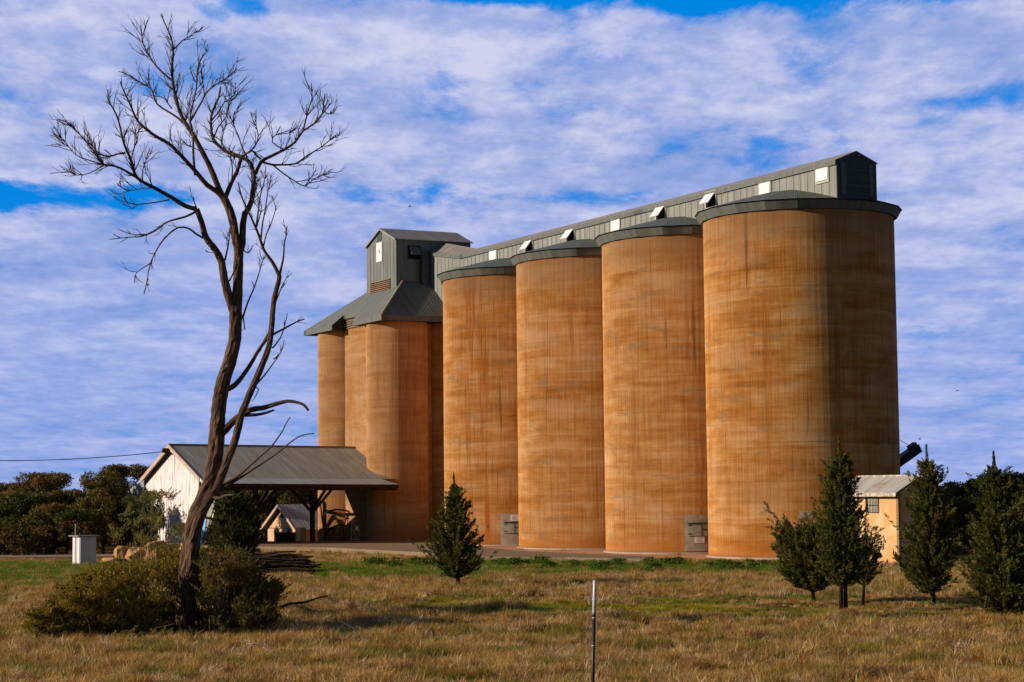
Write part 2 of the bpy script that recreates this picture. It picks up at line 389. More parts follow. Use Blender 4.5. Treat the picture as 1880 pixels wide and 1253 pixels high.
def flat_sheet(name, px, mat_, lift=.012, zz=0.0):
    """a thin sheet on the ground whose outline is given as ground points"""
    b = MB(); pts = [(p[0], p[1], p[2]+lift) for p in px]; b.slab(pts if np.cross(np.array(pts[1])-pts[0], np.array(pts[2])-pts[1])[2] > 0 else pts[::-1], .3)
    return b.build(name, mat_, kind='structure')
def gravel_mat(name, c1, c2, sc=6):
    m, t, b = mat(name, 1, 0); p = geo_pos(t); n = t.noise(p, sc, 6, .75); n2 = t.noise(p, .35, 4, .6)
    t.l.new(t.mix(t.rng(n2, .45, .62, 0, .7), t.mix(t.rng(n, .3, .7), c1, c2), tuple(q*.62+.05*i for q, i in zip(c1, (1, .6, .25)))), b.inputs['Base Color']); bump(t, b, n, .6, .03); return m
M_gravel = gravel_mat('grey_gravel', (.34, .255, .175), (.18, .13, .085))
M_apron = gravel_mat('ochre_concrete', (.50, .27, .15), (.58, .36, .22), 2)
M_pale = gravel_mat('pale_track_ballast', (.40, .33, .27), (.24, .17, .12), 3)
M_redsoil = gravel_mat('red_earth', (.28, .10, .04), (.18, .07, .03), 3)
flat_sheet('gravel_yard', [G(300, 1001), G(560, 1000.5), G(800, 1000.5), G(900, 1014), G(960, 1020), G(1040, 1024), G(1200, 1031), G(1180, 1036), G(1040, 1033), G(880, 1031), G(760, 1022), G(600, 1013), G(300, 1008)], M_gravel, .010)
flat_sheet('concrete_apron', [S(-7.5, 9.2), S(47, 8.6), S(47, 0), S(-7.5, 0)], M_apron, .05)
flat_sheet('red_earth_strip', [G(-200, 1022), G(330, 1019), G(330, 1031), G(-200, 1037)], M_redsoil, .014)
flat_sheet('ballast_strip', [G(-260, 1023), G(300, 1019), G(300, 1023), G(-260, 1029)], M_pale, .10)

# ------------------------------------------------------------------ silos
def cylinder_wall(c, r, z0, z1, uoff, n=96):
    b = MB(); b.ring((c[0], c[1], 0), [r, r], [z0, z1], n, uoff=uoff); return b
NSTEP = 20
silo_desc = ['tall stained concrete silo nearest the camera at the right end of the row',
             'tall stained concrete silo second from the right, with steel hatch low beside the nearest silo',
             'tall stained concrete silo third from the right, between its neighbours, no hatch in view',
             'stained concrete silo at the left end of the row, beside the headhouse bins']
def circle_hit(px, py, i):
    c = S(i*PITCHS, 0)[:2]; d = ray(px, py); dd = d[:2]; o_ = EYE[:2]-c
    A = dd@dd; B = 2*dd@o_; Cc = o_@o_-RS*RS; tt = (-B-math.sqrt(B*B-4*A*Cc))/(2*A); P = EYE+d*tt
    return math.atan2(P[1]-c[1], P[0]-c[0]), P[2]
M_patch = plain('grey_cement_render', (.40, .32, .26), .95, .3, 1.5, .3)
M_hatch = plain('pale_green_steel_hatch', (.33, .34, .25), .6, .25, 3, .1)
M_sign = plain('white_sign_face', (.75, .68, .64), .6, .06, 2, 0)
M_signred = plain('faded_red_lettering', (.50, .22, .16), .7, .1, 2, 0)
M_signgrey = plain('faded_grey_lettering', (.32, .28, .30), .7, .1, 2, 0)
def curved_panel(c, r, a0, a1, z0, z1, th, n=10, nz=1):
    b = MB()
    for i in range(n):
        x0 = a0+(a1-a0)*i/n; x1 = a0+(a1-a0)*(i+1)/n
        k = lambda a, rr, z: (c[0]+rr*math.cos(a), c[1]+rr*math.sin(a), z)
        b.hexa([k(x0, r, z0), k(x0, r+th, z0), k(x1, r+th, z0), k(x1, r, z0)][::-1] if a1 > a0 else [k(x0, r, z0), k(x0, r+th, z0), k(x1, r+th, z0), k(x1, r, z0)],
               [k(x0, r, z1), k(x0, r+th, z1), k(x1, r+th, z1), k(x1, r, z1)][::-1] if a1 > a0 else [k(x0, r, z1), k(x0, r+th, z1), k(x1, r+th, z1), k(x1, r, z1)])
    return b
for i in range(4):
    c = S(i*PITCHS, 0)
    root = empty('grain_silo', c, silo_desc[i], 'silo', 'concrete silos in the row')
    cylinder_wall(c, RS, -.2, HS, i*53.0).build('wall', M_concs[i], root, smooth=True)
    # plinth lip at the foot
    b = MB(); b.ring((c[0], c[1], 0), [RS+.02, RS+.16, RS+.16], [.17, .15, -.1], 96); b.build('plinth', plain('pale_plinth', (.46, .34, .25), .9, .2, 2) if i == 0 else bpy.data.materials['pale_plinth'], root)
    # polygonal canted fascia and conical sheet roof
    rot = TH + .1*i
    b = MB(); b.ring((c[0], c[1], 0), [RS-.1, RS+.20, RS+.47, RS+.44], [HS+.03, HS+.02, HS+.50, HS+.56], NSTEP, rot=rot)
    fo = b
    b = MB(); b.ring((c[0], c[1], 0), [RS+.55, 4.6, 2.4, .05], [HS+.60, HS+1.22, HS+1.80, HS+2.0], NSTEP, rot=rot)
    b.ring((c[0], c[1], 0), [RS+.36, RS+.55], [HS+.53, HS+.555], NSTEP, rot=rot)
    ro = b.build('roof', M_cladroof, root)
    fo.build('fascia', M_fascia, ro)
# hatches: (silo, left px, right px, top px, bottom px, sign rect)
def hatch(i, x0, x1, y0, y1, render, sign, root, signfirst=True):
    c = S(i*PITCHS, 0)
    def rect(xa, xb, ya, yb):
        aL, zT = circle_hit(xa, ya, i); aR, zT2 = circle_hit(xb, ya, i); _, zB = circle_hit(xb, yb, i); return aL, aR, zB, zT
    if render:
        aL, aR, zB, zT = rect(*render); curved_panel(c, RS, aL, aR, zB, zT, .03).build('render_patch', M_patch, root)
    aL, aR, zB, zT = rect(x0, x1, y0, y1)
    h = curved_panel(c, RS+.03, aL, aR, zB, zT, .07, 8).build('hatch', M_hatch, root)
    curved_panel(c, RS+.03, aL-.004, aR+.004, zT, zT+.07, .14, 8).build('lintel', M_darkmetal, h)
    mid_ = aL+(aR-aL)*.62
    curved_panel(c, RS+.10, mid_, mid_+.004, zB, zT, .02, 1).build('seam', M_darkmetal, h)
    for zz in (zT-.14, zB+.12): curved_panel(c, RS+.10, aL+.002, aL+.035, zz, zz+.06, .03, 2).build('hinge', M_darkmetal, h)
    curved_panel(c, RS+.10, mid_+.012, mid_+.05, (zB+zT)/2, (zB+zT)/2+.07, .05, 2).build('handle', M_darkmetal, h)
    if sign:
        aL, aR, zB, zT = rect(*sign); s_ = curved_panel(c, RS+.035, aL, aR, zB, zT, .02, 3)
        sg = s_.build('sign', M_sign, root)
        for q in range(4):
            z1 = zT-(zT-zB)*(.16+.2*q); z0 = z1-(zT-zB)*.09
            curved_panel(c, RS+.056, aL+(aR-aL)*(.2+.05*(q % 2)), aL+(aR-aL)*(.8-.06*(q % 3)), z0, z1, .004, 2).build('lettering', M_signred if q == 0 else M_signgrey, sg)
roots = [o for o in COL.objects if o.name.startswith('grain_silo')]
hatch(3, 926, 956, 960, 979, (919, 958, 944, 1001), (937, 952, 945.5, 957), roots[3])
hatch(1, 1263, 1302, 962, 984, (1256, 1302, 946, 1012), (1275, 1293, 985.5, 997), roots[1])
aL, zT = circle_hit(1468, 938, 0); aR, zB = circle_hit(1492, 952, 0)
curved_panel(S(0, 0), RS+.01, aL, aR, zB, zT, .04, 4).build('hatch', M_patch, roots[0])
# loading spout on the shaded side of the nearest silo
sroot = empty('loading_spout', S(-3, -5.6, 6.1), 'dark steel loading spout sticking out from the shaded side of the nearest silo', 'chute')
A_ = on_u(1640, 855, -3); B_ = on_u(1685, 823, -3)
b = MB(); dn = B_-A_; L_ = np.linalg.norm(dn); dn = dn/L_; nn = unit(np.cross(dn, U_))
b.box((A_+B_)/2, dn, U_, nn, L_/2, .3, .27); b.build('trough', M_darkmetal, sroot)
b = MB(); m_ = A_+(B_-A_)*.78 + Z_*.36; b.box(m_, dn, U_, nn, .28, .2, .16); b.build('gearbox', M_darkmetal, sroot)
b = MB(); b.tube([on_u(1648, 806, -3), A_+(B_-A_)*.72+Z_*.42], .02, 5); b.build('cable', M_darkmetal, sroot)

# ------------------------------------------------------------------ conveyor gallery
gl = empty('conveyor_gallery', S(20, 0, 22.3), 'long grey green metal conveyor gallery with white hatches running along the silo tops', 'gallery')
GA0, GA1, GW, GZ0, GE, GR = -6.3, 47.5, 1.55, 22.3, 25.02, 25.66
b = MB()
b.slab([S(GA1, GW, GZ0), S(GA0, GW, GZ0), S(GA0, GW, GE), S(GA1, GW, GE)], .08)
b.slab([S(GA0, -GW, GZ0), S(GA1, -GW, GZ0), S(GA1, -GW, GE), S(GA0, -GW, GE)], .08)
# rising far section up to the headhouse
b.slab([S(54, GW, 20.6), S(GA1, GW, 20.6), S(GA1, GW, GE), S(54, GW, 26.0)], .08)
b.slab([S(GA1, -GW, 20.6), S(54, -GW, 20.6), S(54, -GW, 26.0), S(GA1, -GW, GE)], .08)
b.slab([S(GA1, -GW, 20.6), S(GA1, GW, 20.6), S(GA1, GW, 22.5), S(GA1, -GW, 22.5)], .06)
x = GA0+.76
while x < 53.5:                                               # cover strips at the sheet laps
    z1 = GE if x < GA1 else GE+(x-GA1)/6.5*1.2
    b.sbox(x-.02, x+.02, GW, GW+.025, (22.6 if x < GA1 else 20.7), z1-.05); x += .76
b.build('side_wall', M_clad, gl)
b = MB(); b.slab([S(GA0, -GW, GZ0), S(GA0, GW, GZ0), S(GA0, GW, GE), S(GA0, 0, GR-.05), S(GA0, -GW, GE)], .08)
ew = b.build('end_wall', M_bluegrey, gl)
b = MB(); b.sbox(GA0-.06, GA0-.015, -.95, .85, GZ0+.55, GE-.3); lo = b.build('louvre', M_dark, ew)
b = MB()
for k in range(4): b.sbox(GA0-.10, GA0-.062, -.95, .85, GZ0+.62+.5*k, GZ0+.66+.5*k)
b.build('slat', M_jamb, lo)
for q0, q1 in ((.86, 1.22), (-1.3, -.96)): b = MB(); b.sbox(GA0-.12, GA0-.001, q0, q1, GZ0+.5, GE-.2); b.build('louvre_jamb', M_jamb, ew)
b = MB()
ov = .12
for sgn in (1, -1):
    q = [S(GA0-.1, sgn*(GW+ov), GE-.04), S(GA1, sgn*(GW+ov), GE-.04), S(GA1, 0, GR), S(GA0-.1, 0, GR)]
    b.slab(q[::-1] if sgn > 0 else q, .05)
    q = [S(GA1, sgn*(GW+ov), GE-.04), S(54, sgn*(GW+ov), 26.0-.04), S(54, 0, 26.92), S(GA1, 0, GR)]
    b.slab(q[::-1] if sgn > 0 else q, .05)
b.build('roof', M_galroof, gl)
b = MB(); b.slab([S(GA1, GW+ov+.01, GE-.34), S(GA0-.1, GW+ov+.01, GE-.34), S(GA0-.1, GW+ov+.01, GE-.04), S(GA1, GW+ov+.01, GE-.04)], .1)
b.slab([S(54, GW+ov+.01, 25.7), S(GA1, GW+ov+.01, GE-.34), S(GA1, GW+ov+.01, GE-.04), S(54, GW+ov+.01, 25.96)], .1)
b.build('fascia', M_fascia, gl)
def gal_window(px, py, opened):
    a, _, z = uv_of(on_v(px, py, GW)); wd, hh = .60, .50; z -= .02
    b = MB()
    b.sbox(a-wd-.12, a+wd+.12, GW, GW+.10, z+hh, z+hh+.13); b.sbox(a-wd-.12, a+wd+.12, GW, GW+.08, z-hh-.14, z-hh)
    b.sbox(a-wd-.12, a-wd, GW, GW+.08, z-hh, z+hh); b.sbox(a+wd, a+wd+.12, GW, GW+.08, z-hh, z+hh)
    fr = b.build('window', M_frame, gl)
    b = MB(); b.sbox(a-wd, a+wd, GW+.002, GW+.03, z-hh, z+hh); b.build('opening', M_dark, fr)
    th = R(38) if opened else R(2)
    b = MB(); dn = -Z_*math.cos(th)+V_*math.sin(th); nn = V_*math.cos(th)+Z_*math.sin(th)
    b.box(S(a, GW+.06, z+hh)+dn*hh*.98, U_, dn, nn, wd*.97, hh*.97, .015); b.build('shutter', M_hatchwhite, fr)
for px, py, op in ((1510, 318, 0), (1405, 344, 0), (1306, 367, 1), (1214, 391, 1), (1131, 412, 0), (1048, 432, 1), (972, 452, 1), (906, 468, 0)): gal_window(px, py, op)
b = MB(); b.sbox(47.6, 50.2, GW+.002, GW+.03, 22.6, 24.1); b.build('repair_sheet', sheet_metal('green_repair_sheet', (.20, .27, .16), rib=.152, dirt=.3), gl)
M_lamp = plain('rusty_lamp', (.35, .16, .07), .6, .2, 2)
b = MB(); b.box(S(GA0-.12, -.15, GE+.35), U_, V_, Z_, .05, .07, .07); b.build('lamp', M_lamp, gl)
b = MB(); b.box(S(GA0-.12, -1.42, GZ0+.75), U_, V_, Z_, .05, .06, .06); b.build('lamp', M_lamp, gl)

# ------------------------------------------------------------------ headhouse with its bins
hh_ = empty('headhouse', S(58, 0), 'cluster of concrete bins under a hipped metal roof with a gabled metal tower on top', 'headhouse')
RB = 2.72; HB = 19.35
k = 0
for a in (52.6, 64.1):
    for bb in (5.4, -.3, -6.0):
        cylinder_wall(S(a, bb), RB, -.9, HB, 300+41*k, 64).build('bin_wall', M_conc2 if bb > 0 else M_conc, hh_, smooth=True); k += 1
b = MB()
def uvbox(b, a0, a1, b0, b1, z0, z1, off=0):
    for p, q in (((a0, b0), (a1, b0)), ((a1, b0), (a1, b1)), ((a1, b1), (a0, b1)), ((a0, b1), (a0, b0))):
        L = math.hypot(p[0]-q[0], p[1]-q[1]); off += 7
        b.poly([S(*p, z0), S(*q, z0), S(*q, z1), S(*p, z1)], [(off, z0), (off+L, z0), (off+L, z1), (off, z1)])
uvbox(b, 53.0, 60.7, -6.6, 7.0, -.9, HB+.9); uvbox(b, 52.0, 53.0, -6.0, 5.0, -.9, HB, 60)
b.build('core_wall', M_conc2, hh_)
# hip roof
E0, E1, EB, EZ = 49.15, 67.3, 8.35, 19.72
T0, T1, TB0, TB1, TZ, TE, TR = 54.0, 60.7, -2.62, 4.78, 23.05, 27.12, 28.42
b = MB()
rz = lambda a, bb: S(a, bb, 23.3)
b.slab([S(E0, -EB, EZ), S(E0, EB, EZ), S(T0, 4.1, 23.3), S(T0, -4.1, 23.3)][::-1], .08)
b.slab([S(E1, EB, EZ), S(E1, -EB, EZ), S(T1, -4.1, 23.3), S(T1, 4.1, 23.3)][::-1], .08)
b.slab([S(E0, EB, EZ), S(56.0, EB, EZ), S(56.0, 4.1, 23.3), S(T0, 4.1, 23.3)][::-1], .08)
b.slab([S(60.4, EB, EZ), S(E1, EB, EZ), S(T1, 4.1, 23.3), S(60.4, 4.1, 23.3)][::-1], .08)
NV, NZ = 7.2, 19.72+(23.3-19.72)*(8.35-7.2)/(8.35-4.1)
b.slab([S(56.0, NV, NZ), S(60.4, NV, NZ), S(60.4, 4.1, 23.3), S(56.0, 4.1, 23.3)][::-1], .08)
b.slab([S(E1, -EB, EZ), S(E0, -EB, EZ), S(T0, -4.1, 23.3), S(T1, -4.1, 23.3)][::-1], .08)
hr = b.build('hip_roof', sheet_metal('hip_roof_sheet', (.17, .185, .17), rib=.30, seam=.9, dirt=.28, rust=.25, ribst=.9), hh_)
b = MB()
b.tube([S(E0, EB, EZ+.05), S(T0, 4.1, 23.36)], .12, 5); b.build('hip_capping', M_galroof, hr)
b = MB()
b.sbox(E0-.05, 56.0, EB, EB+.06, EZ-.48, EZ-.02); b.sbox(60.4, E1, EB, EB+.06, EZ-.48, EZ-.02)
b.sbox(E0-.06, E0, -EB, EB+.06, EZ-.48, EZ-.02); b.sbox(E1, E1+.06, -EB, EB+.06, EZ-.48, EZ-.02)
b.sbox(56.0, 60.4, NV, NV+.06, NZ-.42, NZ-.02)
b.build('fascia', M_fascia, hr)
b = MB(); b.sbox(E0, 56.0, 5.0, EB-.01, EZ-.44, EZ-.38); b.sbox(60.4, E1, 5.0, EB-.01, EZ-.44, EZ-.38); b.sbox(E0, 52.9, -EB, 5.0, EZ-.44, EZ-.38)
b.slab([S(56.0, EB, EZ-.4), S(56.0, EB, EZ-.05), S(56.0, NV, NZ-.05), S(56.0, NV-.6, NZ-1.2)], .05)
b.slab([S(60.4, EB, EZ-.4), S(60.4, EB, EZ-.05), S(60.4, NV, NZ-.05), S(60.4, NV-.6, NZ-1.2)], .05)
b.build('soffit', M_darkmetal, hr)
b = MB()
for k in range(5): b.box(S(58.4, 7.06, HB+.08+.21*k), U_, unit(V_-Z_*.8), unit(Z_+V_*.8), 2.1, .10, .012)
b.build('louvre', M_louvre, hh_)
# tower
tw = MB()
tw.slab([S(T1, TB1, 22.3), S(T0, TB1, 22.3), S(T0, TB1, TE), S((T0+T1)/2, TB1, TR-.06), S(T1, TB1, TE)], .08)
tw.slab([S(T0, TB0, 22.3), S(T1, TB0, 22.3), S(T1, TB0, TE), S((T0+T1)/2, TB0, TR-.06), S(T0, TB0, TE)], .08)
tw.slab([S(T0, TB1, 22.3), S(T0, TB0, 22.3), S(T0, TB0, TE), S(T0, TB1, TE)], .08)
tw.slab([S(T1, TB0, 22.3), S(T1, TB1, 22.3), S(T1, TB1, TE), S(T1, TB0, TE)], .08)
x = T0+.55
while x < T1-.2: tw.sbox(x-.02, x+.02, TB1, TB1+.025, 22.6, TE-.1); x += .76
tow = tw.build('tower', sheet_metal('tower_cladding', (.21, .225, .21), rib=.152, dirt=.3), hh_)
b = MB()
mid = (T0+T1)/2
for e, sg in ((T0-.15, -1), (T1+.15, 1)):
    q = [S(e, TB1+.2, TE-.06), S(e, TB0-.25, TE-.06), S(mid, TB0-.25, TR), S(mid, TB1+.2, TR)]
    n_ = np.cross(q[1]-q[0], q[2]-q[0]); b.slab(q if n_[2] > 0 else q[::-1], .06)
tr_ = b.build('tower_roof', M_galroof, tow)
b = MB()
for e in (T0-.15, T1+.15):
    b.slab([S(e, TB1+.21, TE-.24), S(mid, TB1+.21, TR-.18), S(mid, TB1+.21, TR-.01), S(e, TB1+.21, TE-.07)][::(1 if e > mid else -1)], .05)
b.build('barge_board', M_skirt, tr_)
a, _, z = uv_of(on_v(697, 462, TB1)); b = MB(); b.sbox(a-.62, a+.62, TB1+.001, TB1+.07, z-.95, z+.8); pn = b.build('white_panel', M_hatchwhite, tow)
b = MB(); b.sbox(a-.22, a+.08, TB1+.071, TB1+.08, z-.2, z+.15); b.build('vent_grille', plain('grey_grille', (.35, .33, .34), .7), pn)
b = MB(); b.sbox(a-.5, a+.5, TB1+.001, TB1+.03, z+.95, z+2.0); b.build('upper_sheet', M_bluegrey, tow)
b = MB()
for k in range(6): b.box(S(57.6, TB1+.08, 22.75+.17*k), U_, unit(V_-Z_*.8), unit(Z_+V_*.8), 2.3, .09, .012)
b.build('louvre', M_louvre, tow)
# shaded side window with its shutter
_, bb, z = uv_of(on_u(760, 464, T0)); b = MB()
b.sbox(T0-.07, T0, bb-.62, bb+.62, z+.5, z+.62); b.sbox(T0-.07, T0, bb-.62, bb+.62, z-.62, z-.5); b.sbox(T0-.07, T0, bb-.62, bb-.5, z-.5, z+.5); b.sbox(T0-.07, T0, bb+.5, bb+.62, z-.5, z+.5)
fr = b.build('window', M_darkmetal, tow); b = MB(); b.sbox(T0-.02, T0-.002, bb-.5, bb+.5, z-.5, z+.5); b.build('opening', M_dark, fr)
b = MB(); dn = -Z_*math.cos(R(35))-U_*math.sin(R(35)); nn = -U_*math.cos(R(35))+Z_*math.sin(R(35)); b.box(S(T0-.06, bb, z+.5)+dn*.45, V_, dn, nn, .48, .45, .015); b.build('shutter', M_skirt, fr)
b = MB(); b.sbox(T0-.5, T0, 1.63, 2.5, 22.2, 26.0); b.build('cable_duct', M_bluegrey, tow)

# ------------------------------------------------------------------ receival shed (canopy) in front of the headhouse
sh = empty('truck_canopy', S(58.4, 16), 'grey corrugated gabled truck canopy with white boarded end wall and skirt eaves', 'shed')
SR, SV0, SV1 = 58.4, 24.3, 6.9
def rzt(bb): return 8.66 - (24.3-bb)/17.4*.12
b = MB()
def shed_pt(a, bb, z): return S(a, bb, z - (24.3-bb)/17.4*.22)
q = [shed_pt(SR, SV0, 8.68), shed_pt(SR, SV1, 8.68), shed_pt(50.2, SV1, 5.80), shed_pt(50.2, SV0, 5.80)]
def addroof(b, q, th=.06):
    n_ = np.cross(np.array(q[1])-q[0], np.array(q[2])-q[0]); b.slab(q if n_[2] > 0 else q[::-1], th)
addroof(b, q); q2 = [shed_pt(SR, SV0, 8.68), shed_pt(SR, 20.5, 8.68), shed_pt(66.6, 20.5, 5.80), shed_pt(66.6, SV0, 5.80)]; addroof(b, q2)
q3 = [shed_pt(SR, 20.5, 8.68), shed_pt(SR, SV1, 8.68), shed_pt(63.2, SV1, 7.0), shed_pt(63.2, 20.5, 7.0)]; addroof(b, q3)  # unseen back slope and skirt cut short to let sun onto the far bin
rf = b.build('roof', M_shedroof, sh)
b = MB(); q = [shed_pt(50.2, SV0-.3, 5.79), shed_pt(50.2, 8.0, 5.79), shed_pt(45.9, 8.3, 5.28), shed_pt(45.9, SV0-.3, 5.28)]; addroof(b, q)
b.build('skirt_roof', M_skirt, rf); b = MB()
q = [shed_pt(66.6, SV0-.3, 5.79), shed_pt(66.6, 20.5, 5.79), shed_pt(71, 20.5, 5.0), shed_pt(71, SV0-.3, 5.0)]; addroof(b, q)
b.build('skirt_roof', M_skirt, rf)
b = MB(); b.slab([shed_pt(45.9, SV0-.3, 5.26), shed_pt(45.9, 8.3, 5.26), shed_pt(45.9, 8.3, 5.0), shed_pt(45.9, SV0-.3, 5.0)], .08); b.build('gutter', M_timber, rf)
b = MB(); b.tube([shed_pt(SR, SV0+.1, 8.72), shed_pt(SR, SV1, 8.72)], .09, 6); b.build('ridge_capping', M_shedroof, rf)
M_barge = plain('pink_beige_paint', (.60, .44, .35), .8, .2, 2)
b = MB()
for e in (50.0, 66.8):
    zt, zb = 8.74, 5.80
    q = [S(SR, SV0+.12, zt), S(e, SV0+.12, zb), S(e, SV0+.12, zb-.36), S(SR, SV0+.12, zt-.40)]; b.slab(q if e > SR else q[::-1], .07)
b.build('barge_board', M_barge, rf)
# boarded end wall, narrowing towards the ground
def boards_mat():
    m, t, b = mat('weathered_white_boards', .85, .1)
    uv = uvc(t); s = t.node('ShaderNodeSeparateXYZ'); t.l.new(uv, s.inputs[0]); x = s.outputs[0]
    idn = t.math('FLOOR', t.math('DIVIDE', x, .55)); wn = t.node('ShaderNodeTexWhiteNoise', noise_dimensions='1D'); t.l.new(idn, wn.inputs['W'])
    n = t.noise(uv, 1, 6, .7, .2, k=(3.5, .45, 1)); n2 = t.noise(uv, .5, 4, .6)
    c = t.mix(t.rng(n, .48, .60), (.88, .84, .83), (.40, .38, .38)); c = t.mix(t.math('MULTIPLY', wn.outputs[0], .4), c, (.70, .60, .58)); c = t.mix(t.rng(n2, .55, .7, 0, .4), c, (.66, .48, .43))
    fr = t.math('ABSOLUTE', t.math('SUBTRACT', t.math('FRACT', t.math('DIVIDE', x, .55)), .5)); c = t.mix(t.rng(fr, .46, .5, 0, .5), c, (.25, .22, .2))
    t.l.new(c, b.inputs['Base Color']); bump(t, b, n, .3, .02); return m
M_boards = boards_mat()
def shedpoly(b, pts, bb, th=.08):
    """(a,z) outline in the end-wall plane"""
    P = [S(a, bb, z) for a, z in pts]; n_ = np.cross(P[1]-P[0], P[2]-P[0])
    b.slab(P if n_@V_ > 0 else P[::-1], th)
b = MB(); EW = 23.9
shedpoly(b, [(65.8, -.6), (51.0, -.2), (47.6, 3.0), (50.3, 5.5), (58.4, 8.45), (66.5, 5.5), (68.2, 4.0)], EW)
ewl = b.build('end_wall', M_boards, sh)
for wp_ in ([(71.0, 4.95), (66.6, 5.7), (66.9, 3.0), (66.2, -.6), (65.4, -.6)], [(45.95, 5.22), (50.2, 5.74), (50.2, 5.2), (51.3, 2.6), (51.2, 0.0), (50.6, 0)]): b = MB(); shedpoly(b, wp_, EW+.10, .06); b.build('wing_sheet', M_skirt, ewl)
b = MB(); shedpoly(b, [(51.05, 2.3), (49.2, 2.3), (50.4, -.1), (52.2, -.1)], EW+.17, .03); bp = b.build('blue_panel', plain('blue_painted_sheet', (.16, .36, .80), .6, .0, 1.6, 0, col2=(.30, .52, .90)), ewl)
b = MB(); b.box(S(51.0, EW+.19, 1.0), U_, V_, Z_, .35, .01, .14); b.box(S(51.15, EW+.19, 1.2), U_, V_, Z_, .18, .01, .12); b.build('white_cloud_mark', M_white, bp)
b = MB(); b.sbox(51.0, 51.5, EW+.002, EW+.03, 4.35, 5.45); b.build('slot_window', M_dark, ewl)
b = MB(); b.sbox(58.2, 58.6, 24.3, 24.9, 8.0, 8.4); b.box(S(58.6, 24.6, 8.2), U_, V_, Z_, .7, .12, .1); b.build('ridge_beam', M_timber, sh)
# posts, beams and braces
def tim(b, p, q, w=.14): 
    p = np.array(p, float); q = np.array(q, float); d = q-p; L = np.linalg.norm(d); d /= L; e = unit(np.cross(d, V_ if abs(d@V_) < .9 else U_)); g = np.cross(d, e); b.box((p+q)/2, d, e, g, L/2, w, w)
for a, bs in ((51.4, (13.9, 19.0)), (65.4, (13.9, 19.0))):
    for bb in bs:
        b = MB(); tim(b, S(a, bb, -.9), S(a, bb, 5.6), .17); ps = b.build('post', M_timber, sh)
        b = MB()
        for sg in (-1, 1): tim(b, S(a, bb+.15*sg, 2.9), S(a, bb+2.3*sg, 5.3), .10)
        tim(b, S(a-.1, bb, 3.0), S(a-3.4, bb, 5.0), .09)
        b.build('brace', M_timber, ps)
b = MB()
for a in (46.3, 51.4): tim(b, S(a, 23.8, 4.85 if a == 46.3 else 5.45), S(a, 8.3, 4.7 if a == 46.3 else 5.3), .12)
for bb in (13.9, 19.0): tim(b, S(46, bb, 5.0), S(65.4, bb, 4.8), .11); tim(b, S(51, bb, 5.4), S(58.4, bb, 8.1), .09); tim(b, S(63, bb, 6.7), S(58.4, bb, 8.1), .09)
b.build('beam', M_timber, sh)

# gate frame, signs and dark tubes added as arched shadows in the canopy's mouth
gt = empty('steel_gate', S(57, 8.0), 'pale green triangular steel gate standing ajar under the canopy', 'gate')
M_gate = plain('pale_green_paint', (.42, .48, .40), .6, .2, 3)
b = MB(); gy = G(650, 997)[1]-3
for p, q in (((646, 957), (644, 993)), ((646, 957), (657, 975)), ((657, 962), (660, 985)), ((648, 972), (655, 990)), ((644, 957), (654, 956)), ((645, 991), (662, 992))): b.tube([atY(*p, gy), atY(*q, gy)], .045, 6)
b.build('frame', M_gate, gt)
b = MB(); pA = atY(655, 985, gy-.1); b.box(pA+Z_*.7, (1, 0, 0), (0, 1, 0), (0, 0, 1), .14, .02, .18); b.build('notice', M_sign, gt)
sg = empty('wall_sign', S(62, 8.15, 1), 'small white notice board on the far bin under the canopy', 'sign')
P_ = atY(619, 976, (S(62.5, 7.8))[1]-1.4)
b = MB(); b.box(P_, (1, 0, 0), (0, 1, 0), Z_, .15, .02, .21); b.build('board', M_sign, sg)
b = MB()
for q in range(3): b.box(P_+Z_*(.1-.1*q)+np.array([0, -.024, 0]), (1, 0, 0), (0, 1, 0), Z_, .10, .003, .018)
b.build('lettering', M_signred, sg)
b = MB(); b.box(P_+Z_*.40+np.array([.05, 0, 0]), (1, 0, 0), (0, 1, 0), Z_, .24, .02, .07); b.build('upper_board', M_sign, sg)
pp = empty('shadow_hoop', S(61, 8.9), 'added dark curved tubes standing in for arched shadows on the far bin under the canopy', 'pipe')
yA = P_[1]-.6  # curved tubes added in place of the arched shadows on the bin
b = MB(); b.tube([atY(597, 990, yA), atY(597.5, 941, yA)], .07, 6)
b.tube([atY(597.5, 943, yA), atY(606, 938, yA), atY(618, 936, yA), atY(632, 937, yA), atY(642, 940, yA)], .09, 6)
b.tube([atY(598, 982, yA), atY(604, 973, yA), atY(613, 967, yA), atY(623, 964, yA), atY(638, 966, yA)], .09, 6)
b.tube([atY(599, 941, yA), atY(642, 953, yA)], .05, 6); b.tube([atY(631, 967, yA), atY(632, 992, yA)], .05, 6)
b.build('shadow_tubes', M_darkmetal, pp)

# ------------------------------------------------------------------ weighbridge office behind the canopy
of = empty('office', S(74.7, 4, -.6), 'small cream gabled office with grey metal roof seen under the canopy', 'building')
OA0, OA1, OB, OL = 70.0, 78.0, 8.1, 8.0
M_cream = plain('cream_render', (.74, .48, .29), .9, .18, 1.2)
b = MB(); zb = -.9
shedpoly(b, [(OA1, zb), (OA0, zb), (OA0, 1.15), (73.9, 3.05), (OA1, 1.15)], OB, .15)
b.slab([S(OA0, OB, zb), S(OA0, OB-OL, zb), S(OA0, OB-OL, 1.15), S(OA0, OB, 1.15)], .15)
b.slab([S(OA1, OB-OL, zb), S(OA1, OB, zb), S(OA1, OB, 1.15), S(OA1, OB-OL, 1.15)], .15)
b.build('wall', M_cream, of)
b = MB()
for e in (OA0-.8, OA1+.8): addroof(b, [S(73.9, OB+.5, 3.35), S(73.9, OB-OL-.4, 3.35), S(e, OB-OL-.4, .95), S(e, OB+.5, .95)], .07)
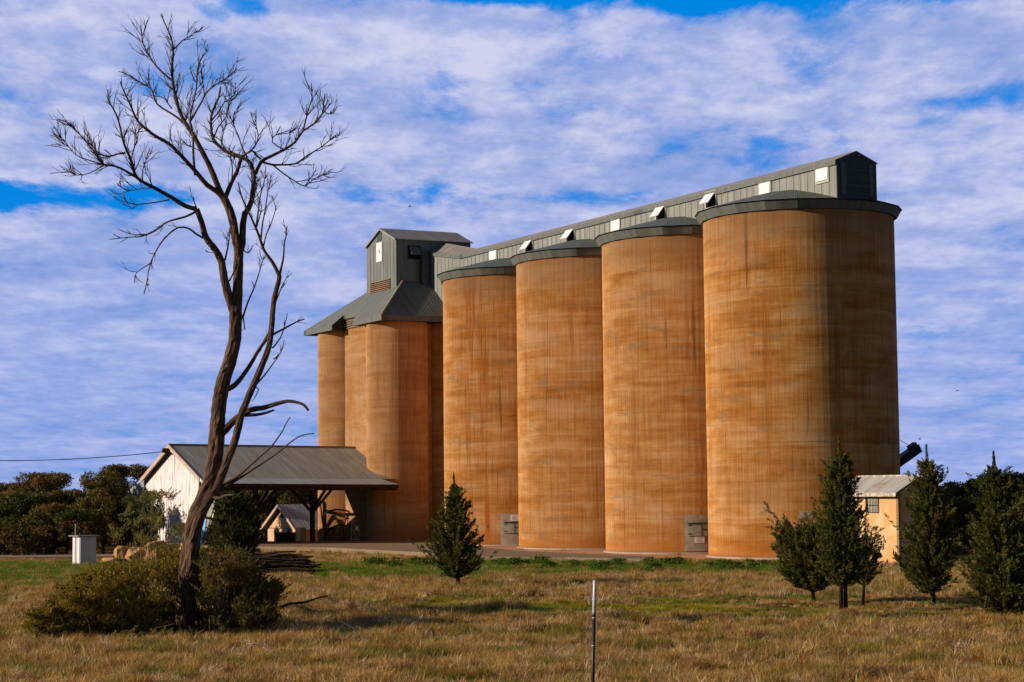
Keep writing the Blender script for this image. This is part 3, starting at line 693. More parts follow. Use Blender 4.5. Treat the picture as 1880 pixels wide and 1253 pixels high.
orf = b.build('roof', sheet_metal('office_roofing', (.30, .29, .28), rib=.3, seam=.9, dirt=.35, ribst=.9), of)
b = MB()
for e in (OA0-.8, OA1+.8): q = [S(73.9, OB+.52, 3.38), S(e, OB+.52, .98), S(e, OB+.52, .70), S(73.9, OB+.52, 3.08)]; b.slab(q if e > 73.9 else q[::-1], .06)
b.build('barge_board', M_barge, orf)
b = MB(); shedpoly(b, [(73.5, 2.05), (74.4, 2.05), (74.4, 2.4), (73.95, 2.7), (73.5, 2.4)], OB+.03, .02); b.build('gable_vent', M_timber, of)
b = MB(); b.sbox(74.8, 76.1, OB+.001, OB+.04, -.6, .95); dd_ = b.build('door', M_timber, of)
b = MB(); b.sbox(71.4, 72.5, OB+.001, OB+.05, -.1, .95); fr = b.build('window', M_timber, of)
b = MB(); b.sbox(71.5, 72.0, OB+.051, OB+.06, .0, .85); b.build('pane', M_bluegrey, fr)
b = MB(); b.sbox(70.4, 77.8, OB+.001, OB+.02, 1.0, 1.06); b.build('wall_strip', M_timber, of)
dm = empty('skip_bin', atY(525, 1003, 168), 'black steel skip bin in front of the cream office', 'bin')
Yd = 167.5; p0 = atY(505, 1002, Yd); p1 = atY(540.5, 1002, Yd); hh = atY(520, 980, Yd)[2]
b = MB(); wd = (p1[0]-p0[0])/2; cxm = (p0[0]+p1[0])/2
b.hexa([(cxm-wd*.92, Yd, -.3), (cxm+wd*.92, Yd, -.3), (cxm+wd*.92, Yd+1.4, -.3), (cxm-wd*.92, Yd+1.4, -.3)], [(cxm-wd, Yd-.1, hh), (cxm+wd, Yd-.1, hh), (cxm+wd, Yd+1.5, hh), (cxm-wd, Yd+1.5, hh)])
b.build('body', M_dark, dm)
for yq in (Yd-.12, Yd+1.52): b = MB(); b.box((cxm, yq, hh+.03), (1, 0, 0), (0, 1, 0), (0, 0, 1), wd+.05, .05, .05); b.build('rim', M_darkmetal, dm)
tk = empty('white_cabinet', atY(552, 1000, 168.6), 'white and pale green cabinet against the cream office beside the skip bin', 'cabinet')
p = atY(551, 982, 168.6); b = MB(); b.box(p+np.array([-.18, .3, 0]), (1, 0, 0), (0, 1, 0), Z_, .20, .3, .62); b.build('body', M_white, tk)
b = MB(); b.box(p+np.array([.24, .32, .03]), (1, 0, 0), (0, 1, 0), Z_, .20, .3, .58); b.build('side_box', plain('pale_green_box', (.45, .50, .28), .6), tk)
for xq in (-.1, .3): b = MB(); b.box(p+np.array([xq, .3, -.85]), (1, 0, 0), (0, 1, 0), Z_, .06, .06, .25); b.build('leg', M_frame, tk)

# ------------------------------------------------------------------ pump hut at the right
ht = empty('pump_hut', S(-11, 1.5), 'small ochre rendered hut with barred window and pale metal roof right of the nearest silo', 'hut')
def render_mat():
    m, t, b = mat('ochre_render', .95, .05); p = objc(t)
    n = t.noise(p, .8, 5, .65, .3); n2 = t.noise(p, 3.5, 5, .7); s = t.node('ShaderNodeSeparateXYZ'); t.l.new(p, s.inputs[0])
    c = t.mix(t.rng(n, .4, .62), (.66, .38, .16), (.72, .52, .31)); c = t.mix(t.rng(n2, .56, .70, 0, .6), c, (.42, .22, .08))
    c = t.mix(t.rng(s.outputs[2], .7, .0, 0, .5), c, (.62, .30, .09))
    t.l.new(c, b.inputs['Base Color']); bump(t, b, n2, .4, .03); return m
M_ochre = render_mat()
ha0, ha1, hb1, hb0 = -13.5, -8.2, 3.07, .2
b = MB()
b.slab([S(ha1, hb1, -.1), S(ha0, hb1, -.1), S(ha0, hb1, 4.05), S(ha1, hb1, 4.05)], .2)
b.slab([S(ha0, hb1, -.1), S(ha0, hb0, -.1), S(ha0, hb0, 4.05), S(ha0, (hb0+hb1)/2, 4.95), S(ha0, hb1, 4.05)], .2)
b.slab([S(ha1, hb0, -.1), S(ha1, hb1, -.1), S(ha1, hb1, 4.05), S(ha1, (hb0+hb1)/2, 4.95), S(ha1, hb0, 4.05)], .2)
b.slab([S(ha0, hb0, -.1), S(ha1, hb0, -.1), S(ha1, hb0, 4.05), S(ha0, hb0, 4.05)], .2)
b.build('wall', M_ochre, ht)
b = MB(); hm = (hb0+hb1)/2
addroof(b, [S(ha0-.35, hm, 5.12), S(ha1+.4, hm, 5.12), S(ha1+.4, hb1+.4, 4.16), S(ha0-.35, hb1+.4, 4.16)], .05)
addroof(b, [S(ha0-.35, hm, 5.12), S(ha1+.4, hm, 5.12), S(ha1+.4, hb0-.4, 4.16), S(ha0-.35, hb0-.4, 4.16)], .05)
hrf = b.build('roof', M_zinc, ht)
M_oldboard = plain('peeling_white_board', (.70, .62, .56), .8, .0, 5, .3, col2=(.35, .22, .14))
b = MB(); b.sbox(ha0-.33, ha1+.38, hb1+.40, hb1+.44, 3.92, 4.13); b.build('fascia', M_oldboard, hrf)
b = MB(); b.tube([S(ha0-.35, hm, 5.14), S(ha1+.4, hm, 5.14)], .06, 5); b.build('ridge_capping', M_oldboard, hrf)
a0_, _, z1 = uv_of(on_v(1594, 914, hb1)); a1_, _, z0 = uv_of(on_v(1613, 942, hb1))
b = MB(); b.sbox(a1_-.06, a0_+.25, hb1+.001, hb1+.03, z0, z1); fr = b.build('window', M_timber, ht)
b = MB(); b.sbox(a1_, a0_+.02, hb1+.031, hb1+.05, z0+.04, z1-.04); b.build('shutter', plain('pale_blind', (.60, .60, .48), .8, .15, 3), fr)
b = MB()
for k in range(7): aa = a1_+.06+(a0_-a1_-.08)*k/6; b.tube([S(aa, hb1+.08, z0), S(aa, hb1+.08, z1)], .018, 5)
b.tube([S(a1_, hb1+.09, (z0+z1)/2), S(a0_, hb1+.09, (z0+z1)/2)], .02, 5); b.build('bar', M_darkmetal, fr)

# ------------------------------------------------------------------ white toilet hut by the track at the left
th_ = G(151, 1036); tl = empty('lavatory_hut', th_, 'little white tin privy with flat overhanging roof and vent pipe by the track', 'hut')
Yt = th_[1]; ul, ur = np.array([-.60, .80, 0]), np.array([.86, .51, 0])
c0 = G(147, 1039); H_ = 1.83
mw = sheet_metal('white_tin', (.80, .76, .78), rib=.5, seam=.6, dirt=.08)
b = MB(); p1 = c0; p2 = c0+ul*1.15; p3 = c0+ur*1.05; p4 = p2+(p3-c0)
b.hexa([p1, p3, p4, p2], [q+Z_*H_ for q in (p1, p3, p4, p2)]); b.build('wall', mw, tl)
b = MB(); cc = (p1+p4)/2+Z_*(H_+.04); b.box(cc, ur, unit(ul), Z_, .74, .74, .03); b.build('roof', M_skirt, tl)
b = MB(); pv = p1+ul*.55+np.array([-.05, -.12, 0]); b.tube([pv+Z_*.0, pv+Z_*2.62], .035, 6); b.build('vent_pipe', M_frame, tl)
b = MB(); b.box(p1+ul*.42+Z_*.9-np.array([.83, .5, 0])*.02, ul, unit(np.cross(ul, Z_)), Z_, .33, .015, .85); b.build('door', M_white, tl)

# rough yellow sandstone blocks dumped by the track
M_stone = plain('yellow_sandstone', (.58, .33, .12), .95, .0, 2.0, .6, col2=(.42, .22, .10))
def rock(px, py, w_, h_, d_=1.2, lab=None):
    p = G(px, py); b = MB(); n = 9
    rad = lambda: 1+random.uniform(-.22, .18)
    rows = []
    for k, (zz, sc) in enumerate(((-.1, 1.0), (.35, 1.05), (.8, .92), (1.0, .6))):
        rows.append([(p[0]+math.cos(2*math.pi*i/n)*w_/2*sc*rad(), p[1]+d_/2+math.sin(2*math.pi*i/n)*d_/2*sc*rad(), zz*h_*random.uniform(.9, 1.05)) for i in range(n)])
    for k in range(3):
        for i in range(n): b.poly([rows[k][i], rows[k][(i+1) % n], rows[k+1][(i+1) % n], rows[k+1][i]])
    b.poly(rows[3])
    o = b.build('sandstone_boulder', M_stone); tag(o, lab, 'boulder', 'sandstone blocks dumped by the track'); return o
rock(222, 1031, 1.15, 1.0, 1.0, 'yellow sandstone block at the left end of the dumped row, flat topped')
rock(252, 1031, 1.9, .95, 1.3, 'broad low yellow boulder right of the flat topped block')
rock(283, 1031, 1.6, 1.35, 1.3, 'largest yellow boulder behind the thin shrub, left of the dead tree')
rock(400, 1027, 1.8, .9, 1.3, 'yellow boulder half hidden by the dark shrub right of the dead tree')
rock(345, 1029, 1.9, 1.1, 1.3, 'yellow boulder just behind the dead tree trunk')
rock(205, 1036, 1.6, .4, 1.0, 'low rubble mound at the foot of the flat topped block')

# ------------------------------------------------------------------ marker post near the camera
pY = 24.0; mp = empty('marker_post', (atY(1089, 1253, pY)[0], pY, float(ground_z(0, pY))), 'slim black and white steel post standing alone in the foreground grass', 'post')
top = atY(1092.2, 1066, pY); bot = atY(1088.5, 1253, pY); dirp = unit(bot-top)
def pt(py): return top+(bot-top)*((py-1066)/(1253-1066))
gz0 = float(ground_z(top[0], pY)); 
b = MB(); b.tube([pt(1127), pt(1253)+dirp*((pt(1253)[2]-gz0)+.15)], [.021, .022], 10); b.build('shaft', plain('black_green_paint', (.02, .022, .018), .45, .2, 4, 0, .4), mp, smooth=True)
M_gal = plain('galvanised_tube', (.62, .62, .62), .35, .12, 6, 0, .5)
b = MB(); b.tube([pt(1066), pt(1067), pt(1100), pt(1128)], [.015, .020, .024, .025], 12); b.build('cap_sleeve', M_gal, mp, smooth=True)
for py, rr in ((1101, .029), (1122, .029), (1134, .025), (1185, .025)):
    b = MB(); b.tube([pt(py), pt(py+1.6)], rr, 12); b.build('collar', M_gal, mp, smooth=True)

# ------------------------------------------------------------------ overhead wire and birds
b = MB(); w0 = S(58.4, 24.5, 8.15); w1 = atY(-60, 845, w0[1]-2); n = 24
b.tube([w0+(w1-w0)*(i/n)-Z_*(.9*4*(i/n)*(1-i/n)*.35) for i in range(n+1)], .035, 5)
o = b.build('overhead_wire', M_dark); tag(o, 'thin black wire sagging from the canopy gable out of frame to the left', 'wire')
def bird(px, py, Yb, sz, lab):
    p = atY(px, py, Yb); b = MB()
    b.tube([p+np.array([-.5*sz, 0, 0]), p+np.array([-.2*sz, 0, .04*sz]), p+np.array([.25*sz, 0, .03*sz]), p+np.array([.5*sz, 0, 0])], [.02*sz, .09*sz, .08*sz, .02*sz], 6)
    rt_ = b.build('bird', M_dark, smooth=True); tag(rt_, lab, 'bird', 'birds in flight')
    for sg in (-1, 1):
        q = MB(); q.slab([p+np.array([-.15*sz, 0, .03]), p+np.array([.2*sz, 0, .03]), p+np.array([.25*sz, sg*.55*sz, .28*sz]), p+np.array([.05*sz, sg*.5*sz, .26*sz])], .015); q.build('wing', M_dark, rt_)
bird(752, 380, 120, .22, 'tiny dark bird against the cloud left of the headhouse')
bird(1688, 807, 110, .22, 'tiny dark bird just above the loading spout')
bird(1757, 718, 120, .18, 'tiny dark bird in the blue sky at the far right')
#PART2
# ================================================================== vegetation
M_leafdark = leafmat('eucalypt_leaf', (.065, .065, .014), (.25, .20, .04), (.22, .13, .03), .25, .35)
M_leafolive = leafmat('olive_leaf', (.12, .10, .012), (.44, .335, .04), (.34, .23, .03), .32, .8)
M_leafthin = leafmat('pale_olive_leaf', (.20, .19, .035), (.42, .36, .09), None, .35)
M_leafpine = leafmat('cypress_leaf', (.05, .07, .014), (.19, .19, .035), (.16, .125, .022), .28, .9)
M_weed = leafmat('weed_leaf', (.04, .10, .006), (.13, .23, .015), (.09, .12, .02), .35, .6)
M_bark = barkmat('furrowed_bark', (.085, .052, .034), (.27, .175, .115))
M_twig = plain('dry_twig', (.14, .095, .07), .9, .4, 3, 0)
M_twigpale = plain('bleached_wood', (.42, .34, .28), .9, .25, 3, .2)
M_barkpale = barkmat('pale_eucalypt_bark', (.16, .12, .09), (.30, .24, .19), .6)
M_barkdark = barkmat('dark_bark', (.035, .025, .018), (.09, .06, .04), .8)

def leaf_axes(n, L, Wd, updir=None, bias=0.0):
    d = rdir(n)
    if updir is not None: d = unit(d*(1-bias)+updir*bias)
    a = unit(np.cross(d, rdir(n)))
    l = L*rng.uniform(.6, 1.3, (n, 1)); w_ = Wd*rng.uniform(.6, 1.3, (n, 1))
    return d*l, a*w_

def cloud_leaves(clumps, per, L, Wd, flat=.75):
    """clumps: (centre, radius); leaves thick near each clump's surface"""
    C = []; 
    for c, r in clumps:
        n = int(per*r*r)
        d = rdir(n); rad = r*rng.uniform(.55, 1.08, (n, 1))**.8
        rad *= 1+.18*np.sin(d[:, :1]*7+c[0])*np.cos(d[:, 1:2]*6+c[1])
        C.append(np.array(c)+d*rad*np.array([1, 1, flat]))
    C = np.concatenate(C); A, B = leaf_axes(len(C), L, Wd)
    return C, A, B

M_leafbrown = leafmat('brown_green_leaf', (.06, .06, .014), (.22, .17, .036), (.19, .11, .026), .2, .5)
M_leafgreen = leafmat('deep_green_leaf', (.045, .06, .014), (.13, .14, .03), None, .2, .5)
def eucalypt(x, y, h, wd, label, group='trees in the far treeline', leaf=None, base_z=None, dens=210, low=.25, cat='tree', bark=None, n=None, L=.17):
    z0 = float(ground_z(x, y)) if base_z is None else base_z
    L = L*.62; dens = dens*2.3
    rt_ = empty('eucalypt_tree' if cat == 'tree' else 'bush', (x, y, z0), label, cat, group)
    cl = []; nn = int((n or int(14+h*3.2))*1.35)
    for k in range(nn):
        q = rng.uniform(); zz = h*(low+(1-low)*q**.75)
        prof = math.sqrt(max(.05, 1-((zz/h-.58)/.50)**2)) if cat == 'tree' else math.sqrt(max(.05, 1-(zz/h)**2*.85))
        a = rng.uniform(0, 6.283); rr = wd/2*prof*rng.uniform(.25, .92)
        r = rng.uniform(.065, .135)*min(wd, h)*1.0+.14
        cl.append(((x+rr*math.cos(a), y+rr*math.sin(a)*.8, z0+min(zz, h-r*.7)), r))
    C, A, B = cloud_leaves(cl, dens, L, L*.55, .72)
    m = MB(); top_ = np.array([x, y, z0+h*.55])
    lean = rng.uniform(-.12, .12)*h
    m.tube([(x, y, z0-.3), (x+lean*.3, y, z0+h*.25), (x+lean*.6, y+.1, z0+h*.5), (x+lean, y, z0+h*.75)], [.045*h*.6+.05, .035*h*.6+.03, .02*h*.6+.02, .02], 7)
    m.build('trunk', bark or M_barkdark, rt_, smooth=True)
    m = MB()
    for c, r in cl[:14]:
        s0 = np.array([x+lean*.3, y, z0+h*rng.uniform(.2, .45)]); c = np.array(c)
        m.tube([s0, s0*.5+c*.5+np.array([0, 0, .08*h]), c], [.03*h*.4+.02, .02*h*.4+.015, .012], 5)
    m.build('limb', bark or M_barkdark, rt_)
    quads_obj('crown', C, A, B, leaf or (M_leafdark, M_leafbrown, M_leafgreen)[int(abs(x)*7) % 3], rt_)
    return rt_
# --- far treeline, left of the canopy: (px, top py, depth, width)
TL = [(-40, 892, 176, 9, None), (22, 886, 172, 8, None), (82, 868, 166, 6.2, 'broad domed dark eucalypt at the left, tallest of the left treeline'),
      (125, 900, 158, 4.6, None), (150, 902, 175, 5, None), (192, 866, 176, 5.2, None), (240, 853, 186, 6.6, 'tall eucalypt with layered crown just left of the canopy gable'),
      (285, 900, 172, 6, None), (50, 905, 156, 5.0, None), (0, 903, 158, 5.2, None), (165, 912, 152, 4.2, None), (212, 905, 176, 4.5, None), (232, 925, 178, 3.8, None),
      (-70, 900, 160, 7, None), (100, 925, 150, 5, None), (140, 935, 147, 3.6, None)]
for k, (px, py, dY, wd, lab) in enumerate(TL):
    tp = atY(px, py, dY); h = tp[2]-float(ground_z(tp[0], dY))
    eucalypt(tp[0], dY, h, wd, lab or 'dark eucalypt in the dense treeline left of the canopy', dens=250, low=.2)
# understory in front of the treeline
for k in range(20):
    px = -60+k*18+rng.uniform(-5, 5); dY = rng.uniform(143.5, 147); tp = atY(px, rng.uniform(948, 985), dY)
    if px > 205: dY = 172+rng.uniform(0, 3); tp = atY(px, 965, dY)
    if px > 250: continue
    eucalypt(tp[0], dY, max(1.4, tp[2]), rng.uniform(2.2, 3.6), 'low rusty olive bush along the foot of the left treeline', 'bushes along the left treeline', leafmat('understorey_leaf', (.05, .045, .012), (.12, .08, .02), (.17, .07, .015), .2) if k == 0 else bpy.data.materials['understorey_leaf'], low=.02, cat='bush', n=9, dens=260)
# seen under and behind the canopy
for k, (px, py, dY, wd) in enumerate([(415, 868, 196, 9), (452, 862, 205, 8), (500, 868, 198, 8), (545, 862, 206, 8), (590, 866, 212, 8), (470, 905, 190, 6), (530, 905, 194, 6), (575, 905, 195, 6), (330, 868, 200, 9), (375, 866, 208, 9), (440, 930, 186, 5), (400, 925, 186, 6)]):
    dY = max(dY, 199)+4; tp = atY(px, py+22, dY)
    eucalypt(tp[0], dY, tp[2]+.6, wd, 'dark tree seen through the open canopy', 'trees behind the canopy', low=.05, base_z=-.6, dens=230, L=.2)
# behind the junipers at the right
for k, (px, py, dY, wd, lab) in enumerate([(1760, 884, 150, 5.2, None), (1700, 893, 160, 6, None), (1800, 880, 146, 5.0, None), (1850, 868, 140, 6.0, 'rounded dark eucalypt at the right edge behind the junipers'), (1905, 872, 142, 6, None), (1775, 912, 135, 3.8, None), (1860, 905, 132, 4.6, None), (1735, 925, 136, 3.4, None), (1940, 885, 150, 7, None), (1690, 935, 140, 3.4, None), (1820, 930, 128, 4, None), (1900, 930, 128, 4, None)]):
    tp = atY(px, py, dY)
    eucalypt(tp[0], dY, tp[2], wd, lab or 'dark eucalypt in the treeline right of the pump hut', 'trees behind the pump hut', low=.04, dens=240)

# --- cypress pines
def cypress(px, base_py, top_py, wpx, label, lean=0.0, lop=0.0, trunk=.07, full=.12, nb=240, open_=0.0, profile=None, stems=1):
    p = G(px, base_py); p[2] = float(ground_z(p[0], p[1])); Yd = p[1]; tp = atY(px+lean, top_py, Yd); h = tp[2]-p[2]; hw = wpx/F_PX*Yd/2
    rt_ = empty('cypress_pine', p, label, 'tree', 'young cypress pines')
    ax = np.array([tp[0]-p[0], 0, h])
    m = MB()
    for s_ in range(stems):
        o_ = np.array([(s_-.5*(stems-1))*.18, .05*s_, 0])
        m.tube([p-Z_*.2+o_, p+ax*.35+o_*.8+np.array([.03, 0, 0]), p+ax*.7+o_*.3, p+ax*.97], [trunk*1.25, trunk*.8, trunk*.4, .008], 8, jit=.08)
    m.build('trunk', M_barkdark, rt_, smooth=True)
    Cs, As, Bs = [], [], []; m = MB()
    prof = profile or (lambda q: (min(1, (1-q)*1.25)**.85)*(1 if q > .12 else .75))
    for k in range(nb):
        q = full+(1-full)*((k+rng.uniform())/nb)**1.05
        if q > .985: q = .985
        a = rng.uniform(0, 6.283); lob = math.sin(a*2+q*9+px)*math.cos(a*3-q*17+px*.3)+.6*math.sin(q*31+a+px*.7); long_ = rng.uniform() < .13
        r = hw*prof(q)*(rng.uniform(1.05, 1.35) if long_ else rng.uniform(.45, 1.0))*(1+.24*lob)*(1+lop*math.cos(a))+.04
        up_ = .45+.75*q
        s0 = p+ax*max(.04, q*.93-.05); e = s0+np.array([math.cos(a)*r, math.sin(a)*r, r*up_+.06]); md = s0*.5+e*.5-Z_*.14*r
        if k % 2 == 0 or q < .35: m.tube([s0, md, e], [.012+.010*(1-q), .009, .004], 4, cap=False)
        ns = max(3, int((2+9*r)*(.45 if long_ else 1)))                          # sprays along the branch
        for j_ in range(ns):
            t_ = rng.uniform(.3, 1.0) if j_ else 1.0
            bc = s0+(md-s0)*min(1, t_*2)+(e-md)*max(0, t_*2-1)
            od0 = unit(np.array([math.cos(a), math.sin(a), .55+.6*q])+rdir(1)[0]*.95)
            sl_ = rng.uniform(.08, .22)*(.55+.6*min(1, r/.6)); nl = int(38*sl_/.15)
            u_ = rng.uniform(-.2, 1, (nl, 1)); cc = bc+od0*sl_*u_+rdir(nl)*(.055*(1.1-np.abs(u_)))
            od = unit(od0+rdir(nl)*.55); l = rng.uniform(.018, .042, (nl, 1))
            Cs.append(cc); As.append(od*l); Bs.append(unit(np.cross(od, rdir(nl)))*l*.42)
    # leader spray
    nl = 1100; t_ = 1.02-.34*rng.uniform(0, 1, (nl, 1))**.8; cc = p+ax*t_+rdir(nl)*(.03+.50*(1.02-t_))*rng.uniform(.2, 1, (nl, 1))*np.array([1, 1, .6])
    od = unit(np.array([0, 0, 1.2])+rdir(nl)*.6); l = rng.uniform(.03, .07, (nl, 1)); Cs.append(cc); As.append(od*l); Bs.append(unit(np.cross(od, rdir(nl)))*l*.36)
    m.build('branch', M_barkdark, rt_)
    quads_obj('crown', np.concatenate(Cs), np.concatenate(As), np.concatenate(Bs), M_leafpine, rt_)
cone = lambda q: (1-q)**.8*1.08 if q > .22 else .78+q
cypress(841, 1078, 872, 108, 'conical dark young cypress standing alone in front of the far left silo', lean=-8, trunk=.09, nb=470, profile=cone, full=.13)
cypress(1549, 1123, 806, 118, 'tallest dark cypress with twin dark stems in front of the nearest silo', lean=-9, trunk=.07, nb=520, profile=lambda q: 1.08*(1-q)**.62*(1 if q > .3 else .55+1.4*q), full=.20, stems=2)
cypress(1496, 1108, 978, 132, 'short wide bushy cypress left of the tallest one', lean=-28, trunk=.07, nb=330, profile=lambda q: math.sqrt(max(.04, 1-(q-.35)**2*2.2)), full=.2)
cypress(1583, 1112, 985, 60, 'small sparse cypress just behind the tallest one, in front of the pump hut', lean=6, trunk=.06, nb=130, profile=lambda q: math.sqrt(max(.04, 1-(q-.55)**2*3.4)), full=.35)
cypress(1713, 1113, 822, 112, 'bushy pointed cypress right of the pump hut', lean=-12, trunk=.09, nb=520, profile=lambda q: 1.12*(1-q)**.60*(1 if q > .22 else .45+2.5*q), full=.13)
cypress(1846, 1136, 835, 142, 'broad dense cypress at the right edge of the field', lean=-22, trunk=.11, nb=760, profile=lambda q: (1.02*(1-q)**.60 if q < .8 else .42*(1-q)/.2+.06), full=.05)
cypress(1905, 1120, 880, 150, 'dense cypress cut by the right edge of the frame', lean=0, trunk=.1, nb=480, profile=lambda q: 1.15*(1-q)**.5, full=.04)

# --- foreground bushes round the foot of the dead tree
def shrub(name, blobs, label, leafm, per, L, cat='bush', twigs=60, group=None, sprigs=11, Wd=.38, base=None):
    """blobs: (px, py, depth, radius m)"""
    # keep the dead trunk standing clear in front of the low bushes
    if name == 'low_bush': blobs = [(px, py if py < 1135 else 1135, 64.3+.3*(Y-60), min(r, .36)) if 296 < px < 384 else (px, py, Y, r) for px, py, Y, r in blobs]
    cl = [(atY(px, py, Y), r) for px, py, Y, r in blobs]
    cm = np.mean([c for c, r in cl], 0) if base is None else base
    g0 = np.array([cm[0], cm[1], float(ground_z(cm[0], cm[1]))])
    rt_ = empty(name, g0, label, cat, group)
    C = []; Ax = []; m = MB()
    for c, r in cl:
        n = int(per*r*r)
        d = rdir(n); rad = r*rng.uniform(.35, 1.1, (n, 1))
        pos = np.array(c)+d*rad*np.array([1, 1, .85])
        # gather the leaves into sprays
        k = max(6, int(n/26)); sc = np.array(c)+rdir(k)*r*rng.uniform(.4, 1.05, (k, 1))*np.array([1, 1, .85]); idx = rng.integers(0, k, n)
        f = rng.uniform(.55, .95, (n, 1)); pos = pos*(1-f)+sc[idx]*f+rng.normal(0, .035, (n, 3))
        pos[:, 2] = np.maximum(pos[:, 2], ground_z(pos[:, 0], pos[:, 1])+.02)
        C.append(pos)
        for j in range(max(2, int(twigs*r*r/8))):
            s0 = g0+np.array([(c[0]-g0[0])*.6, (c[1]-g0[1])*.6, 0])+rng.normal(0, .25, 3)*np.array([1, 1, 0]); e = sc[j % k]
            m.tube([s0, s0*.4+e*.6+rng.normal(0, .12, 3)-Z_*.1, e], [.018, .011, .004], 4, cap=False)
    for c, r in cl:                                       # sprigs standing out of the outline
        for j in range(sprigs):
            d0 = unit(rdir(1)[0]*np.array([1, 1, .5])+np.array([0, 0, .75])); b0 = np.array(c)+d0*r*.6; ln = (r*.7+.14)*rng.uniform(.6, 1.25); q = int(30+60*ln)
            tt = rng.uniform(0, 1, (q, 1)); C.append(b0+d0*ln*tt+np.array([.12, 0, .05])*tt**2*rng.normal()+rdir(q)*.05*(1.2-tt)); m.tube([b0, b0+d0*ln*.95], [.008, .003], 3, cap=False)
    C = np.concatenate(C); n = len(C); d = unit(rdir(n)+np.array([0, 0, .7])); l = L*rng.uniform(.5, 1.2, (n, 1))
    m.build('branch', M_twig, rt_)
    quads_obj('foliage', C, d*l, unit(np.cross(d, rdir(n)))*l*Wd, leafm, rt_)
    return rt_
bl = []
def fill(poly_pts, n, Y0, Y1, r0, r1):
    out = []; P_ = poly_pts
    xs_ = [p[0] for p in P_]; ys_ = [p[1] for p in P_]
    def inside(x, y):
        c = False; j = len(P_)-1
        for i in range(len(P_)):
            if (P_[i][1] > y) != (P_[j][1] > y) and x < (P_[j][0]-P_[i][0])*(y-P_[i][1])/(P_[j][1]-P_[i][1])+P_[i][0]: c = not c
            j = i
        return c
    while len(out) < n:
        x = rng.uniform(min(xs_), max(xs_)); y = rng.uniform(min(ys_), max(ys_))
        if inside(x, y): out.append((x, y, rng.uniform(Y0, Y1), rng.uniform(r0, r1)))
    return out
shrub('low_bush', fill([(75, 1150), (85, 1110), (130, 1070), (200, 1055), (300, 1045), (335, 1060), (335, 1140), (220, 1162), (90, 1162)], 96, 60.5, 65, .22, .44)+fill([(45, 1165), (55, 1135), (90, 1100), (120, 1160), (330, 1150), (330, 1172), (60, 1172)], 40, 60, 62, .10, .20)+fill([(110, 1085), (200, 1045), (330, 1032), (330, 1050), (200, 1062), (120, 1098)], 26, 62, 65, .10, .20), 'wide olive green bush at the left foot of the dead tree', M_leafolive, 4300, .042)
shrub('low_bush', fill([(350, 1050), (400, 1030), (450, 1040), (500, 1085), (518, 1120), (480, 1130), (350, 1140)], 56, 61.5, 65.5, .26, .50)+fill([(340, 1140), (500, 1120), (528, 1125), (500, 1150), (340, 1165)], 26, 60.5, 62, .10, .20)+fill([(380, 1030), (450, 1025), (520, 1090), (505, 1095), (440, 1045)], 18, 62, 65, .10, .20), 'rounded bush at the right foot of the dead tree, shade put into its leaf colour', M_leafdark, 4600, .042)  # shaded half of the olive bush, its shade put into darker leaves
shrub('tall_shrub', fill([(205, 1000), (225, 945), (265, 915), (330, 900), (352, 930), (335, 1010), (300, 1050)], 26, 66, 69, .16, .32), 'thin pale leaved shrub rising in front of the white end wall', M_leafthin, 1100, .046, twigs=190, Wd=.24, sprigs=5)
shrub('tall_shrub', fill([(395, 1010), (400, 930), (425, 918), (452, 925), (460, 965), (462, 1020), (400, 1040)], 44, 70, 73, .25, .42), 'dense dark shrub under the canopy edge right of the leaning trunk', leafmat('dark_shrub_leaf', (.045, .045, .010), (.12, .105, .02), None, .2), 4600, .055)
shrub('tall_shrub', fill([(300, 1030), (330, 1015), (420, 1020), (430, 1045), (310, 1050)], 14, 64.5, 66.5, .25, .42), 'twiggy grey green shrub close behind the dead trunk', M_leafolive, 2400, .05, twigs=120, Wd=.3)

# --- the dead tree: limbs traced at their own distance, then twigs grown from them
TB = G(340, 1160); TY = TB[1]
troot = empty('dead_tree', (TB[0], TY, float(ground_z(TB[0], TY))), 'tall bare dead tree with furrowed dark trunk leaning over the bushes', 'tree')
limbs = []
def depth_at(px, py):
    best = (1e9, 0.0)
    for L in limbs:
        for (x, y, w_, d) in L:
            q = (x-px)**2+(y-py)**2
            if q < best[0]: best = (q, d)
    return best[1]
def limb(pts, w0, w1, slope=0.0, rootd=None):
    """pts in photo pixels, widths in photo pixels, slope = metres of depth gained along it"""
    d0 = depth_at(*pts[0]) if rootd is None else rootd
    n = len(pts); seg = [0]
    for i in range(1, n): seg.append(seg[-1]+math.hypot(pts[i][0]-pts[i-1][0], pts[i][1]-pts[i-1][1]))
    # Catmull resample
    out = []
    for i in range(n-1):
        p0 = pts[max(i-1, 0)]; p1 = pts[i]; p2 = pts[i+1]; p3 = pts[min(i+2, n-1)]
        m_ = max(2, int((seg[i+1]-seg[i])/9))
        for k in range(m_):
            t = k/m_
            f = lambda a, b, c, d: .5*((2*b)+(-a+c)*t+(2*a-5*b+4*c-d)*t*t+(-a+3*b-3*c+d)*t*t*t)
            s_ = (seg[i]+(seg[i+1]-seg[i])*t)/seg[-1]
            out.append((f(p0[0], p1[0], p2[0], p3[0]), f(p0[1], p1[1], p2[1], p3[1]), w0+(w1-w0)*s_**.85, d0+slope*s_))
    out.append((*pts[-1], w1, d0+slope))
    limbs.append(out); return out
L1 = limb([(338, 1168), (341, 1110), (345, 1060), (350, 1010), (356, 965), (370, 925), (386, 890), (394, 850), (398, 800), (402, 745), (410, 700), (421, 665), (430, 630), (433, 590), (432, 562)], 38, 22, 0, 0.0)
